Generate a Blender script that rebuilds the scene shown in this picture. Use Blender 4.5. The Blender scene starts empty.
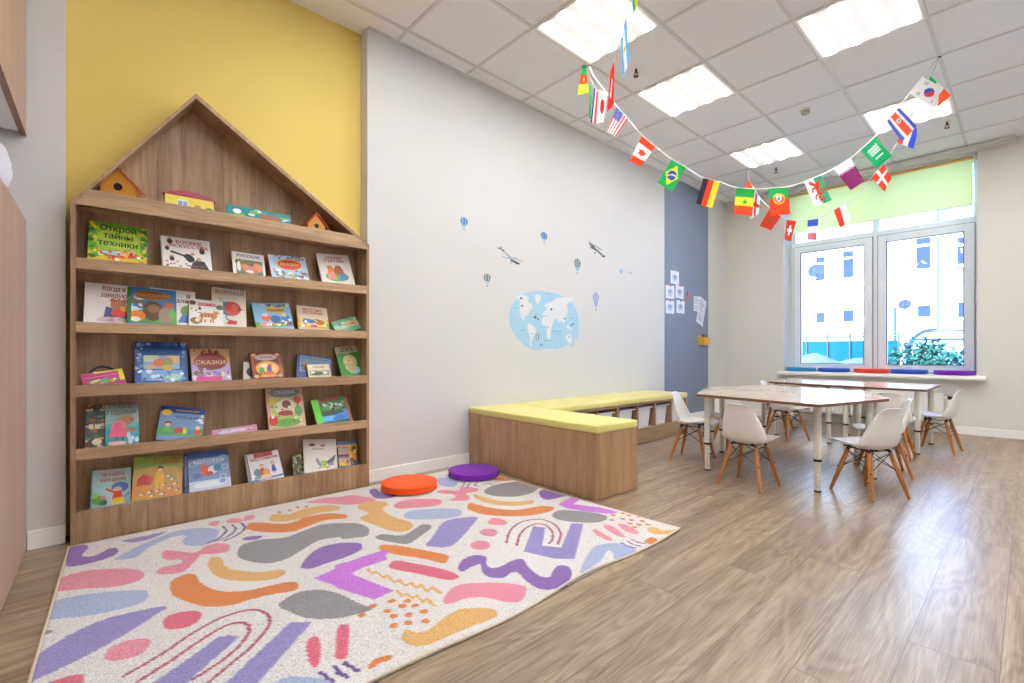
import bpy, bmesh, math, random
import numpy as np
from mathutils import Vector, Matrix
random.seed(7)
SC = bpy.context.scene
COL = SC.collection
PI = math.pi

# ------------------------------------------------------------------ camera maths (used for camera and for measuring the place)
F = 478.3; YAW = .8252; PXC = 512.0; PYC = 352.6; CX, CY, CZ = 3.0, 0.0, .87
SN, CS = math.sin(YAW), math.cos(YAW)
ZC = 3.042
def ray(x, y):
    a = (x-PXC)/F; b = (PYC-y)/F
    return Vector((CS*a-SN, SN*a+CS, b))
CAM = Vector((CX, CY, CZ))
def onplane(x, y, p0, n):
    d = ray(x, y); t = (Vector(p0)-CAM).dot(Vector(n))/d.dot(Vector(n))
    return CAM+d*t
def onX(x, y, v): return onplane(x, y, (v, 0, 0), (1, 0, 0))
def onY(x, y, v): return onplane(x, y, (0, v, 0), (0, 1, 0))
def onZ(x, y, v): return onplane(x, y, (0, 0, v), (0, 0, 1))

def lin(c):
    if isinstance(c, str):
        c = c.lstrip('#'); c = [int(c[i:i+2], 16)/255 for i in (0, 2, 4)]
    return tuple((v/12.92 if v <= .04045 else ((v+.055)/1.055)**2.4) for v in c[:3])

# ------------------------------------------------------------------ materials
MATS = {}
class NT:
    def __init__(s, name):
        m = bpy.data.materials.new(name); m.use_nodes = True
        s.m = m; s.t = m.node_tree; s.b = s.t.nodes['Principled BSDF']
        MATS[name] = m
    def n(s, ty, **kw):
        nd = s.t.nodes.new(ty)
        for k, v in kw.items():
            setattr(nd, k, v)
        return nd
    def l(s, a, b): s.t.links.new(a, b)
    def math(s, op, a, b=None, c=None):
        nd = s.t.nodes.new('ShaderNodeMath'); nd.operation = op
        for i, v in enumerate((a, b, c)):
            if v is None: continue
            if isinstance(v, (int, float)): nd.inputs[i].default_value = v
            else: s.l(v, nd.inputs[i])
        return nd.outputs[0]
    def mix(s, f, a, b, blend='MIX'):
        nd = s.t.nodes.new('ShaderNodeMix'); nd.data_type = 'RGBA'; nd.blend_type = blend
        for sock, v in ((nd.inputs[0], f), (nd.inputs[6], a), (nd.inputs[7], b)):
            if isinstance(v, (int, float)): sock.default_value = v
            elif isinstance(v, (tuple, list)): sock.default_value = (*v[:3], 1)
            else: s.l(v, sock)
        return nd.outputs[2]
    def noise(s, vec, scale=5, detail=4, rough=.5, dist=0):
        nd = s.t.nodes.new('ShaderNodeTexNoise')
        nd.inputs['Scale'].default_value = scale; nd.inputs['Detail'].default_value = detail
        nd.inputs['Roughness'].default_value = rough; nd.inputs['Distortion'].default_value = dist
        if vec is not None: s.l(vec, nd.inputs['Vector'])
        return nd.outputs[0]
    def ramp(s, f, stops):
        nd = s.t.nodes.new('ShaderNodeValToRGB'); cr = nd.color_ramp
        while len(cr.elements) < len(stops): cr.elements.new(.5)
        for e, (p, c) in zip(cr.elements, stops): e.position = p; e.color = (*c[:3], 1)
        s.l(f, nd.inputs[0]); return nd.outputs[0]
    def pos(s): return s.t.nodes.new('ShaderNodeNewGeometry').outputs['Position']
    def obj(s): return s.t.nodes.new('ShaderNodeTexCoord').outputs['Object']
    def sep(s, v):
        nd = s.t.nodes.new('ShaderNodeSeparateXYZ'); s.l(v, nd.inputs[0]); return nd.outputs
    def comb(s, x, y, z):
        nd = s.t.nodes.new('ShaderNodeCombineXYZ')
        for i, v in enumerate((x, y, z)):
            if isinstance(v, (int, float)): nd.inputs[i].default_value = v
            else: s.l(v, nd.inputs[i])
        return nd.outputs[0]
    def bump(s, h, strength=.2, dist=.002):
        nd = s.t.nodes.new('ShaderNodeBump'); nd.inputs['Strength'].default_value = strength
        nd.inputs['Distance'].default_value = dist; s.l(h, nd.inputs['Height']); s.l(nd.outputs[0], s.b.inputs['Normal'])
    def base(s, v):
        if isinstance(v, (tuple, list)): s.b.inputs['Base Color'].default_value = (*v[:3], 1)
        else: s.l(v, s.b.inputs['Base Color'])
    def rough(s, v):
        if isinstance(v, (int, float)): s.b.inputs['Roughness'].default_value = v
        else: s.l(v, s.b.inputs['Roughness'])

def plain(name, col, rough=.5, metal=0, noise=.04, scale=30, bump=0, spec=None, sheen=0, coat=0):
    if name in MATS: return MATS[name]
    t = NT(name); c = lin(col)
    f = t.noise(t.obj(), scale, 4)
    t.base(t.mix(f, tuple(max(0, v*(1-noise)) for v in c), tuple(min(1, v*(1+noise)) for v in c)))
    t.rough(rough); t.b.inputs['Metallic'].default_value = metal
    if bump: t.bump(t.noise(t.obj(), scale*6, 3), bump, .002)
    if spec is not None: t.b.inputs['Specular IOR Level'].default_value = spec
    if sheen: t.b.inputs['Sheen Weight'].default_value = sheen
    if coat: t.b.inputs['Coat Weight'].default_value = coat
    return t.m

def wood(name, c1, c2, c3, axis='Z', rough=.5, grain=1.0, bump=.08):
    """laminate with grain running along AXIS (world)"""
    t = NT(name); p = t.pos(); x, y, z = t.sep(p)
    k = .055
    v = {'Z': t.comb(t.math('MULTIPLY', x, 1), t.math('MULTIPLY', y, 1), t.math('MULTIPLY', z, k)),
         'Y': t.comb(t.math('MULTIPLY', x, 1), t.math('MULTIPLY', y, k), t.math('MULTIPLY', z, 1)),
         'X': t.comb(t.math('MULTIPLY', x, k), t.math('MULTIPLY', y, 1), t.math('MULTIPLY', z, 1))}[axis]
    a = t.noise(v, 9, 6, .55, .6); b = t.noise(v, 70, 5, .65, .2); c = t.noise(v, 260, 3, .6)
    f = t.math('ADD', t.math('MULTIPLY', a, .6), t.math('MULTIPLY', b, .4*grain))
    col = t.ramp(f, [(.32, lin(c1)), (.5, lin(c2)), (.66, lin(c3))])
    col = t.mix(t.math('MULTIPLY', t.math('GREATER_THAN', c, .56), .16*grain), col, tuple(q*.55 for q in lin(c1)))
    t.base(col); t.rough(rough); t.bump(b, bump, .001)
    return t.m

wood('oak_shelf', '#74573e', '#9b7a5a', '#b99872', 'Z', .45, 1.25)
wood('oak_shelf_long', '#8a6b4e', '#ac8b68', '#c6a680', 'Y', .45, 1.2)
wood('oak_bench', '#8c6b4c', '#ab8762', '#c29d76', 'Z', .42, 1.2)
wood('oak_bench_long', '#8f7154', '#aa8b68', '#c0a17c', 'Y', .45)
wood('beech_cabinet', '#b7987f', '#c6a890', '#d2b69e', 'Z', .45, .6)
wood('beech_edge', '#7c5a44', '#8c684f', '#9a755a', 'X', .5)
wood('table_laminate', '#cdbba8', '#d9c9b8', '#e2d4c5', 'X', .125, .5, .0)
plain('table_edging', '#74492c', .45)
wood('beech_leg', '#b4713a', '#c4824a', '#d09158', 'Z', .4, .6)

def floor_mat():
    t = NT('vinyl_planks'); p = t.pos(); x, y, z = t.sep(p)
    W, L = .195, 1.22
    xr = t.math('DIVIDE', t.math('SUBTRACT', x, .02), W); row = t.math('FLOOR', xr); fx = t.math('FRACT', xr)
    wn = t.n('ShaderNodeTexWhiteNoise', noise_dimensions='1D'); t.l(row, wn.inputs['W'])
    yr = t.math('ADD', t.math('DIVIDE', y, L), wn.outputs[0]); cell = t.math('FLOOR', yr); fy = t.math('FRACT', yr)
    wn2 = t.n('ShaderNodeTexWhiteNoise', noise_dimensions='2D'); t.l(t.comb(row, cell, 0), wn2.inputs['Vector'])
    rnd = wn2.outputs[0]
    # seams
    sx = t.math('MINIMUM', fx, t.math('SUBTRACT', 1, fx)); sy = t.math('MINIMUM', fy, t.math('SUBTRACT', 1, fy))
    seam = t.math('MAXIMUM', t.math('LESS_THAN', sx, .008), t.math('LESS_THAN', sy, .0016))
    off = t.math('MULTIPLY', rnd, 37)
    v = t.comb(t.math('ADD', x, off), t.math('ADD', t.math('MULTIPLY', y, .05), off), 0)
    warp = t.noise(t.comb(t.math('ADD', x, off), t.math('ADD', t.math('MULTIPLY', y, .16), off), 0), 5.5, 2, .45, .5)
    rings = t.math('SINE', t.math('MULTIPLY', warp, 95))
    fine = t.noise(v, 150, 6, .75, .2); v3 = t.comb(t.math('ADD', x, off), t.math('MULTIPLY', y, .022), off); f3 = t.noise(v3, 260, 3, .6); mid = t.noise(v, 16, 4, .6, .5)
    f = t.math('ADD', t.math('ADD', t.math('MULTIPLY', mid, .42), t.math('MULTIPLY', f3, .26)), t.math('ADD', t.math('MULTIPLY', fine, .32), t.math('MULTIPLY', rings, .03)))
    col = t.ramp(f, [(.37, lin('#66503b')), (.49, lin('#927a5f')), (.62, lin('#b09b7e'))])
    hsv = t.n('ShaderNodeHueSaturation'); t.l(col, hsv.inputs['Color'])
    t.l(t.math('ADD', .86, t.math('MULTIPLY', rnd, .22)), hsv.inputs['Value'])
    hsv.inputs['Saturation'].default_value = .95
    t.base(t.mix(t.math('MULTIPLY', seam, .75), hsv.outputs[0], lin('#55473a')))
    t.rough(t.math('ADD', .24, t.math('MULTIPLY', fine, .16))); t.b.inputs['Specular IOR Level'].default_value = .8
    t.bump(t.math('SUBTRACT', t.math('MULTIPLY', fine, .5), seam), .22, .0012)
    return t.m
floor_mat()

def wall_mat(name, col, bump=.12, r=.75):
    t = NT(name); p = t.pos(); c = lin(col)
    f = t.noise(p, 2.2, 3); t.base(t.mix(f, tuple(v*.985 for v in c), tuple(min(1, v*1.01) for v in c)))
    t.rough(r); t.bump(t.noise(p, 160, 3), bump, .0012); return t.m
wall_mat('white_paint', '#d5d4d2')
wall_mat('yellow_paint', '#e8ce72')
wall_mat('slate_paint', '#7f8a9e')
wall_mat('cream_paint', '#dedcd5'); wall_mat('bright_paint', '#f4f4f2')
plain('white_trim', '#f4f4f2', .35)
plain('white_plastic', '#eeece8', .32, spec=.5)
plain('upvc', '#e6ecf1', .3)
plain('black_wire', '#17181a', .4)
plain('steel', '#b9bab8', .3, .8)
plain('black_rubber', '#1c1c1c', .6)
plain('leg_cream', '#e6e2d6', .35)

def tile_mat():
    t = NT('ceiling_tile'); p = t.pos(); x, y, z = t.sep(p)
    s = t.noise(p, 140, 3, .7); s2 = t.noise(p, 60, 2, .5)
    t.base(t.ramp(s, [(.30, lin('#d6d6d6')), (.42, lin('#f2f3f4')), (.7, lin('#fafbfc'))]))
    t.rough(.9); t.bump(s2, .3, .002); return t.m
tile_mat()
plain('grid_bar', '#dddcd9', .45)

def fabric(name, col, sheen=.2, scale=500):
    t = NT(name); o = t.obj(); c = lin(col)
    a = t.noise(o, 6, 3); b = t.noise(o, scale, 2)
    t.base(t.mix(a, tuple(v*.93 for v in c), tuple(min(1, v*1.04) for v in c)))
    t.rough(.8); t.bump(b, .25, .001); t.b.inputs['Sheen Weight'].default_value = sheen; return t.m
fabric('lime_vinyl', '#ddd27c'); fabric('orange_cloth', '#ff5a05', .1); fabric('violet_cloth', '#7a1fae', .1)
fabric('blue_cloth', '#2b50b8', .1); fabric('sky_cloth', '#2a93cc', .1); fabric('red_cloth', '#e8452a', .1)

def blind_mat():
    t = NT('green_blind'); o = t.pos(); t.base(lin('#eef4cc')); t.rough(.8)
    t.bump(t.noise(o, 700, 2), .1, .0005)
    tr = t.n('ShaderNodeBsdfTranslucent'); tr.inputs[0].default_value = (*lin('#f2f7cc'), 1)
    ms = t.n('ShaderNodeMixShader'); ms.inputs[0].default_value = .5
    out = t.t.nodes['Material Output']; t.l(t.b.outputs[0], ms.inputs[1]); t.l(tr.outputs[0], ms.inputs[2]); t.l(ms.outputs[0], out.inputs[0])
blind_mat()
def glass_mat():
    t = NT('window_glass'); tr = t.n('ShaderNodeBsdfTransparent'); tr.inputs[0].default_value = (.93, .97, 1, 1)
    gl = t.n('ShaderNodeBsdfGlossy'); gl.inputs['Roughness'].default_value = .02
    fr = t.n('ShaderNodeFresnel'); fr.inputs[0].default_value = 1.45
    ms = t.n('ShaderNodeMixShader'); t.l(fr.outputs[0], ms.inputs[0]); t.l(tr.outputs[0], ms.inputs[1]); t.l(gl.outputs[0], ms.inputs[2])
    t.l(ms.outputs[0], t.t.nodes['Material Output'].inputs[0])
glass_mat()
def diffuser_mat():
    t = NT('lit_diffuser'); p = t.pos(); x, y, z = t.sep(p)
    # four fluorescent tubes run along Y behind the opal panel, .15 m apart
    w = t.math('ADD', .5, t.math('MULTIPLY', .5, t.math('COSINE', t.math('MULTIPLY', t.math('SUBTRACT', x, .225), 2*PI/.15))))
    e = t.math('ADD', .36, t.math('MULTIPLY', t.math('POWER', w, 6.5), 34))
    t.b.inputs['Emission Color'].default_value = (.99, .985, .975, 1); t.l(e, t.b.inputs['Emission Strength'])
    t.base((.8, .8, .8)); t.rough(.5)
diffuser_mat()
def ink_mat(name, rough, tr=0, bump=0, bscale=300):
    t = NT(name); a = t.n('ShaderNodeVertexColor', layer_name='Col'); t.base(a.outputs[0]); t.rough(rough)
    if bump: t.bump(t.noise(t.pos(), bscale, 3), bump, .004)
    if tr:
        q = t.n('ShaderNodeBsdfTranslucent'); t.l(a.outputs[0], q.inputs[0])
        ms = t.n('ShaderNodeMixShader'); ms.inputs[0].default_value = tr
        t.l(t.b.outputs[0], ms.inputs[1]); t.l(q.outputs[0], ms.inputs[2]); t.l(ms.outputs[0], t.t.nodes['Material Output'].inputs[0])
    return t
ink_mat('printed_gloss', .32); ink_mat('printed_cloth', .75, .45); ink_mat('printed_vinyl', .55)
def rug_mat():
    t = ink_mat('rug_pile', .95); a = [n for n in t.t.nodes if n.type == 'VERTEX_COLOR'][0]
    n1 = t.noise(t.pos(), 210, 3, .75); n2 = t.noise(t.pos(), 12, 3)
    c = t.mix(1, a.outputs[0], t.ramp(n1, [(.36, (.55, .55, .56)), (.56, (1, 1, 1))]), 'MULTIPLY')
    t.base(c); t.bump(t.math('ADD', n1, n2), .6, .006); t.b.inputs['Sheen Weight'].default_value = .3
rug_mat()

# ------------------------------------------------------------------ mesh helpers
def obj(name, bm, mat, parent=None, smooth=None):
    me = bpy.data.meshes.new(name)
    bmesh.ops.recalc_face_normals(bm, faces=bm.faces)
    bm.to_mesh(me); bm.free()
    for m in (mat if isinstance(mat, (list, tuple)) else [mat]):
        me.materials.append(MATS[m])
    o = bpy.data.objects.new(name, me); COL.objects.link(o)
    if parent: o.parent = parent
    if smooth:
        me.shade_smooth()
        if smooth is not True: me.set_sharp_from_angle(angle=math.radians(smooth))
    return o
def tag(o, label=None, cat=None, group=None, kind=None):
    if label: o['label'] = label
    if cat: o['category'] = cat
    if group: o['group'] = group
    if kind: o['kind'] = kind
    return o
def empty(name, loc=(0, 0, 0), rz=0, label=None, cat=None, group=None):
    o = bpy.data.objects.new(name, None); COL.objects.link(o); o.location = loc; o.rotation_euler = (0, 0, rz)
    o.empty_display_size = .1
    return tag(o, label, cat, group)
def struct(name, bm, mat, parent=None, smooth=None):
    o = obj(name, bm, mat, parent, smooth)
    if not parent: o['kind'] = 'structure'
    return o
def copy_tree(o, parent=None):
    c = o.copy(); COL.objects.link(c); c.parent = parent
    for ch in list(o.children): copy_tree(ch, c)
    return c
def BM(): return bmesh.new()
def box(bm, x0, y0, z0, x1, y1, z1, mi=0, bevel=0, M=None):
    vs = [bm.verts.new((x, y, z)) for z in (z0, z1) for y in (y0, y1) for x in (x0, x1)]
    fs = [bm.faces.new([vs[i] for i in q]) for q in ((0, 2, 3, 1), (4, 5, 7, 6), (0, 1, 5, 4), (2, 6, 7, 3), (0, 4, 6, 2), (1, 3, 7, 5))]
    for f in fs: f.material_index = mi
    if bevel:
        r = bmesh.ops.bevel(bm, geom=list({e for f in fs for e in f.edges}), offset=bevel, segments=2, profile=.6, affect='EDGES')
        vs = list({v for f in r['faces'] for v in f.verts} | {v for v in vs if v.is_valid})
        for f in {f for v in vs for f in v.link_faces}: f.material_index = mi
    if M is not None: bmesh.ops.transform(bm, matrix=M, verts=vs)
    return vs
def prism(bm, pts, a, b, axis='X', mi=0, bevel=0):
    """polygon PTS (2D) extruded between a and b along AXIS. 'X': pts are (y,z); 'Y': (x,z); 'Z': (x,y)"""
    def P(p, t): return {'X': (t, p[0], p[1]), 'Y': (p[0], t, p[1]), 'Z': (p[0], p[1], t)}[axis]
    A = [bm.verts.new(P(p, a)) for p in pts]; B = [bm.verts.new(P(p, b)) for p in pts]; n = len(pts)
    fs = [bm.faces.new(A), bm.faces.new(B[::-1])]+[bm.faces.new((A[i], B[i], B[(i+1) % n], A[(i+1) % n])) for i in range(n)]
    for f in fs: f.material_index = mi
    if bevel: bmesh.ops.bevel(bm, geom=list({e for f in fs for e in f.edges}), offset=bevel, segments=2, profile=.6, affect='EDGES')
    return A+B
def tube(bm, p0, p1, r0, r1=None, seg=12, mi=0, caps=True):
    r1 = r0 if r1 is None else r1
    p0, p1 = Vector(p0), Vector(p1); d = (p1-p0).normalized()
    u = d.orthogonal().normalized(); v = d.cross(u)
    A, B = [], []
    for i in range(seg):
        a = 2*PI*i/seg; w = u*math.cos(a)+v*math.sin(a)
        A.append(bm.verts.new(p0+w*r0)); B.append(bm.verts.new(p1+w*r1))
    for i in range(seg):
        f = bm.faces.new((A[i], A[(i+1) % seg], B[(i+1) % seg], B[i])); f.material_index = mi
    if caps:
        bm.faces.new(A[::-1]).material_index = mi; bm.faces.new(B).material_index = mi
def path(bm, pts, r, seg=8, mi=0, flat=None):
    pts = [Vector(p) for p in pts]; rings = []
    u = None
    for i, p in enumerate(pts):
        d = (pts[min(i+1, len(pts)-1)]-pts[max(i-1, 0)]).normalized()
        u = (u-d*u.dot(d)).normalized() if u is not None else (d.orthogonal().normalized() if flat is None else (Vector(flat)-d*Vector(flat).dot(d)).normalized())
        v = d.cross(u)
        rings.append([bm.verts.new(p+(u*math.cos(2*PI*k/seg)+v*math.sin(2*PI*k/seg)*(1 if flat is None else .25))*r) for k in range(seg)])
    for a, b in zip(rings, rings[1:]):
        for k in range(seg):
            bm.faces.new((a[k], a[(k+1) % seg], b[(k+1) % seg], b[k])).material_index = mi
    bm.faces.new(rings[0][::-1]).material_index = mi; bm.faces.new(rings[-1]).material_index = mi
def lathe(bm, prof, cx=0, cy=0, seg=32, mi=0):
    """prof: list of (r, z)"""
    rings = []
    for r, z in prof:
        rings.append([bm.verts.new((cx+r*math.cos(2*PI*k/seg), cy+r*math.sin(2*PI*k/seg), z)) for k in range(seg)] if r > 1e-6 else [bm.verts.new((cx, cy, z))])
    for a, b in zip(rings, rings[1:]):
        for k in range(seg):
            q = [a[k % len(a)], a[(k+1) % len(a)], b[(k+1) % len(b)], b[k % len(b)]]
            q = list(dict.fromkeys(q))
            if len(q) > 2: bm.faces.new(q).material_index = mi
def spline(pts, n=6, closed=True):
    out = []; N = len(pts)
    for i in range(N if closed else N-1):
        g = (lambda k: pts[k % N]) if closed else (lambda k: pts[max(0, min(N-1, k))])
        p0, p1, p2, p3 = g(i-1), g(i), g(i+1), g(i+2)
        for j in range(n):
            t = j/n; a = []
            for c in range(len(p1)):
                a.append(.5*(2*p1[c]+(p2[c]-p0[c])*t+(2*p0[c]-5*p1[c]+4*p2[c]-p3[c])*t*t+(3*p1[c]-p0[c]-3*p2[c]+p3[c])*t**3))
            out.append(tuple(a))
    if not closed: out.append(tuple(pts[-1]))
    return out

# ------------------------------------------------------------------ painter: a printed pattern as vertex colours on a fine grid
class Paint:
    def __init__(s, U, V, bg=None):
        s.U, s.V = U, V; s.c = np.zeros(U.shape+(3,)); s.a = np.zeros(U.shape, bool)
        if bg is not None: s.fill(np.ones(U.shape, bool), bg)
    def fill(s, m, col): s.c[m] = lin(col); s.a |= m
    def cut(s, m): s.a &= ~m
    def rect(s, x0, y0, x1, y1, col): s.fill((s.U >= x0) & (s.U <= x1) & (s.V >= y0) & (s.V <= y1), col)
    def ellm(s, cx, cy, rx, ry, rot=0):
        c, n = math.cos(rot), math.sin(rot); x = s.U-cx; y = s.V-cy
        return ((x*c+y*n)/rx)**2+((-x*n+y*c)/ry)**2 <= 1
    def ell(s, cx, cy, rx, ry, col, rot=0): s.fill(s.ellm(cx, cy, rx, ry, rot), col)
    def polym(s, pts):
        m = np.zeros(s.U.shape, bool); n = len(pts)
        lo = [min(p[i] for p in pts) for i in (0, 1)]; hi = [max(p[i] for p in pts) for i in (0, 1)]
        w = (s.U >= lo[0]) & (s.U <= hi[0]) & (s.V >= lo[1]) & (s.V <= hi[1])
        if not w.any(): return m
        U = s.U[w]; V = s.V[w]; k = np.zeros(U.shape, bool)
        for i in range(n):
            x0, y0 = pts[i][:2]; x1, y1 = pts[(i+1) % n][:2]
            if y0 == y1: continue
            k ^= ((y0 > V) != (y1 > V)) & (U < (x1-x0)*(V-y0)/(y1-y0)+x0)
        m[w] = k; return m
    def poly(s, pts, col, sm=0): s.fill(s.polym(spline(pts, sm) if sm else pts), col)
    def line(s, pts, w, col, sm=0):
        if sm: pts = spline(pts, sm, False)
        m = np.zeros(s.U.shape, bool)
        for (x0, y0), (x1, y1) in zip(pts, pts[1:]):
            b = (s.U > min(x0, x1)-w) & (s.U < max(x0, x1)+w) & (s.V > min(y0, y1)-w) & (s.V < max(y0, y1)+w)
            if not b.any(): continue
            U = s.U[b]; V = s.V[b]; dx, dy = x1-x0, y1-y0; L = dx*dx+dy*dy+1e-12
            t = np.clip(((U-x0)*dx+(V-y0)*dy)/L, 0, 1)
            m[b] |= (U-x0-t*dx)**2+(V-y0-t*dy)**2 <= (w/2)**2
        s.fill(m, col)
    def star(s, cx, cy, r, col, asp=1):
        s.poly([(cx+r*(1 if i % 2 == 0 else .4)*math.sin(i*PI/5)*asp, cy+r*(1 if i % 2 == 0 else .4)*math.cos(i*PI/5)) for i in range(10)], col)
def grid_obj(name, nu, nv, fn, paintfn, mat, parent=None, smooth=False, skirt=None):
    """grid of (nu+1)x(nv+1) points, fn(u,v)->(x,y,z) arrays for u,v in 0..1; paintfn(Paint)."""
    u, v = np.meshgrid(np.linspace(0, 1, nu+1), np.linspace(0, 1, nv+1))
    P = Paint(u, v); paintfn(P)
    X, Y, Z = fn(u, v)
    co = np.stack([X, Y, Z], -1).reshape(-1, 3); n = nu+1
    i = (np.arange(nv)[:, None]*n+np.arange(nu)[None, :]).ravel()
    quads = np.stack([i, i+1, i+n+1, i+n], 1)
    al = P.a.ravel(); quads = quads[al[quads].all(1)]
    used = np.unique(quads); remap = -np.ones(len(co), int); remap[used] = np.arange(len(used))
    quads = remap[quads]; co = co[used]; col = P.c.reshape(-1, 3)[used]
    me = bpy.data.meshes.new(name)
    me.vertices.add(len(co)); me.vertices.foreach_set('co', co.astype(np.float32).ravel())
    me.loops.add(quads.size); me.loops.foreach_set('vertex_index', quads.astype(np.int32).ravel())
    me.polygons.add(len(quads)); me.polygons.foreach_set('loop_start', np.arange(0, quads.size, 4, dtype=np.int32))
    me.polygons.foreach_set('loop_total', np.full(len(quads), 4, dtype=np.int32))
    me.update(calc_edges=True)
    ca = me.color_attributes.new('Col', 'FLOAT_COLOR', 'POINT')
    ca.data.foreach_set('color', np.concatenate([col, np.ones((len(col), 1))], 1).astype(np.float32).ravel())
    me.materials.append(MATS[mat])
    if smooth: me.shade_smooth()
    o = bpy.data.objects.new(name, me); COL.objects.link(o)
    if parent: o.parent = parent
    return o
def text_mesh(name, s, mat, size, parent, M, align='CENTER', xs=1, bold=.0, ext=.0004):
    cu = bpy.data.curves.new('t', 'FONT'); cu.body = s.replace('н', 'h'); cu.size = 1.0; cu.align_x = align; cu.align_y = 'CENTER'
    cu.offset = 0; cu.small_caps_scale = .72; cu.extrude = ext/size; cu.space_line = .95; cu.resolution_u = 2
    for i, ch in enumerate(s):
        if ch == 'н': cu.body_format[i].use_small_caps = True
    t = bpy.data.objects.new('t', cu); COL.objects.link(t)
    bpy.context.view_layer.update()
    dg = bpy.context.evaluated_depsgraph_get()
    me = bpy.data.meshes.new_from_object(t.evaluated_get(dg)); me.name = name
    bpy.data.objects.remove(t); bpy.data.curves.remove(cu)
    bq = bmesh.new()
    for k in (-.022, 0, .022):      # three overlapping strokes make a bold face
        m2 = me.copy(); m2.transform(Matrix.Translation((k, k*.6, k*.05/size*.001))); bq.from_mesh(m2); bpy.data.meshes.remove(m2)
    bq.to_mesh(me); bq.free()
    me.transform(M @ Matrix.Diagonal((xs*size, size, size, 1)))
    me.materials.clear(); me.materials.append(MATS[mat])
    o = bpy.data.objects.new(name, me); COL.objects.link(o); o.parent = parent
    return o

# ================================================================== ROOM SHELL
RX, BY, WY = 6.3, -2.8, 7.0
bm = BM(); box(bm, -.6, BY-.2, -.12, RX+.2, WY+.5, 0); struct('floor', bm, 'vinyl_planks')
bm = BM(); box(bm, -.6, BY-.2, ZC, RX+.2, WY+.5, ZC+.25); struct('ceiling', bm, 'ceiling_tile')
# left wall with the shallow yellow niche
NY0, NY1, NX = -.016, 1.457, -.105
bm = BM()
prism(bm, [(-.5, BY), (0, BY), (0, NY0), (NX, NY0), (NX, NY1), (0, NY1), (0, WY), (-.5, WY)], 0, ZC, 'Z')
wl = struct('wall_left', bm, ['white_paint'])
bm = BM(); box(bm, NX, NY0, 0, NX+.003, NY1, ZC)
struct('wall_left_niche_paint', bm, 'yellow_paint').name = 'wall_niche'
bm = BM(); box(bm, 0, 5.282, 0, .004, 6.432, ZC); struct('wall_slate_panel', bm, 'slate_paint')
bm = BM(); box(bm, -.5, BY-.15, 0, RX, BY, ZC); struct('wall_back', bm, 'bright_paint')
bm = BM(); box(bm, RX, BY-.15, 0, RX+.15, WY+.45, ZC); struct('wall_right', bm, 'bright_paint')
# window wall with two openings (the second lies to the right of the photograph)
OP = [(.768, 2.625), (3.85, 5.7)]; OZ0, OZ1 = .60, 3.005; WT = .45
bm = BM(); xs = [-.5]+[v for o in OP for v in o]+[RX]
for i in range(0, len(xs), 2): box(bm, xs[i], WY, 0, xs[i+1], WY+WT, ZC)
for a, b in OP: box(bm, a, WY, 0, b, WY+WT, OZ0); box(bm, a, WY, OZ1, b, WY+WT, ZC)
bmesh.ops.remove_doubles(bm, verts=bm.verts, dist=1e-5)
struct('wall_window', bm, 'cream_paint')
# baseboards
def baseb(name, pts):
    bm = BM()
    for x0, y0, x1, y1 in pts:
        box(bm, x0, y0, 0, x1, y1, .082, bevel=.003)
    return struct(name, bm, 'white_trim')
baseb('baseboard_left', [(0, -.14, .014, NY0), (0, NY1, .014, WY)])
baseb('baseboard_window', [(.014, WY-.014, RX, WY)])
baseb('baseboard_right', [(RX-.014, BY+.014, RX, WY-.014)])
baseb('baseboard_back', [(0, BY, RX, BY+.014)])
# ceiling grid bars
bm = BM()
x = .15
while x < RX: box(bm, x-.012, BY, ZC-.006, x+.012, WY, ZC-.0005); x += .6
y = 1.67-.6*8
while y < WY:
    if y > BY: box(bm, 0, y-.012, ZC-.005, RX, y+.012, ZC-.001)
    y += .6
box(bm, 0, NY1, ZC-.006, .02, WY, ZC-.0005); box(bm, 0, WY-.02, ZC-.006, RX, WY, ZC-.0005)
struct('trim_ceiling_grid', bm, 'grid_bar')

# ceiling lights
def make_light():
    t = empty('ceiling_light')
    bm = BM()
    for a in ((0, 0, .6, .018), (0, .582, .6, .6), (0, .018, .018, .582), (.582, .018, .6, .582)):
        box(bm, a[0], a[1], -.012, a[2], a[3], -.001)
    obj('light_frame', bm, 'white_trim', t)
    bm = BM(); box(bm, .018, .018, -.009, .582, .582, -.003); obj('diffuser', bm, 'lit_diffuser', t)
    return t
spots = [(1, 1, 'lit square ceiling panel at the left, highest in view, beside the bunting anchor'),
         (1, 3, 'lit square ceiling panel in the left row, second from the camera'),
         (1, 6, 'smallest lit ceiling panel in the left row, nearest the window corner'),
         (3, 3, 'large lit ceiling panel at the top right of the view'),
         (3, 6, 'lit ceiling panel near the window, partly behind the bunting flags'),
         (1, -1, None), (3, 0, None), (5, 1, None), (5, 3, None), (5, 6, None), (3, -2, None), (7, 0, None), (7, 3, None), (7, 6, None), (1, -4, None), (5, -2, None)]
L0 = make_light()
for i, (a, b, lab) in enumerate(spots):
    o = L0 if i == 0 else copy_tree(L0)
    o.location = (.15+.6*a, 1.67+.6*b, ZC)
    tag(o, lab or 'lit ceiling panel outside the photographed part of the ceiling', 'ceiling light', 'lit square ceiling panels' if lab else 'ceiling panels beyond the photographed area')

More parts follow.
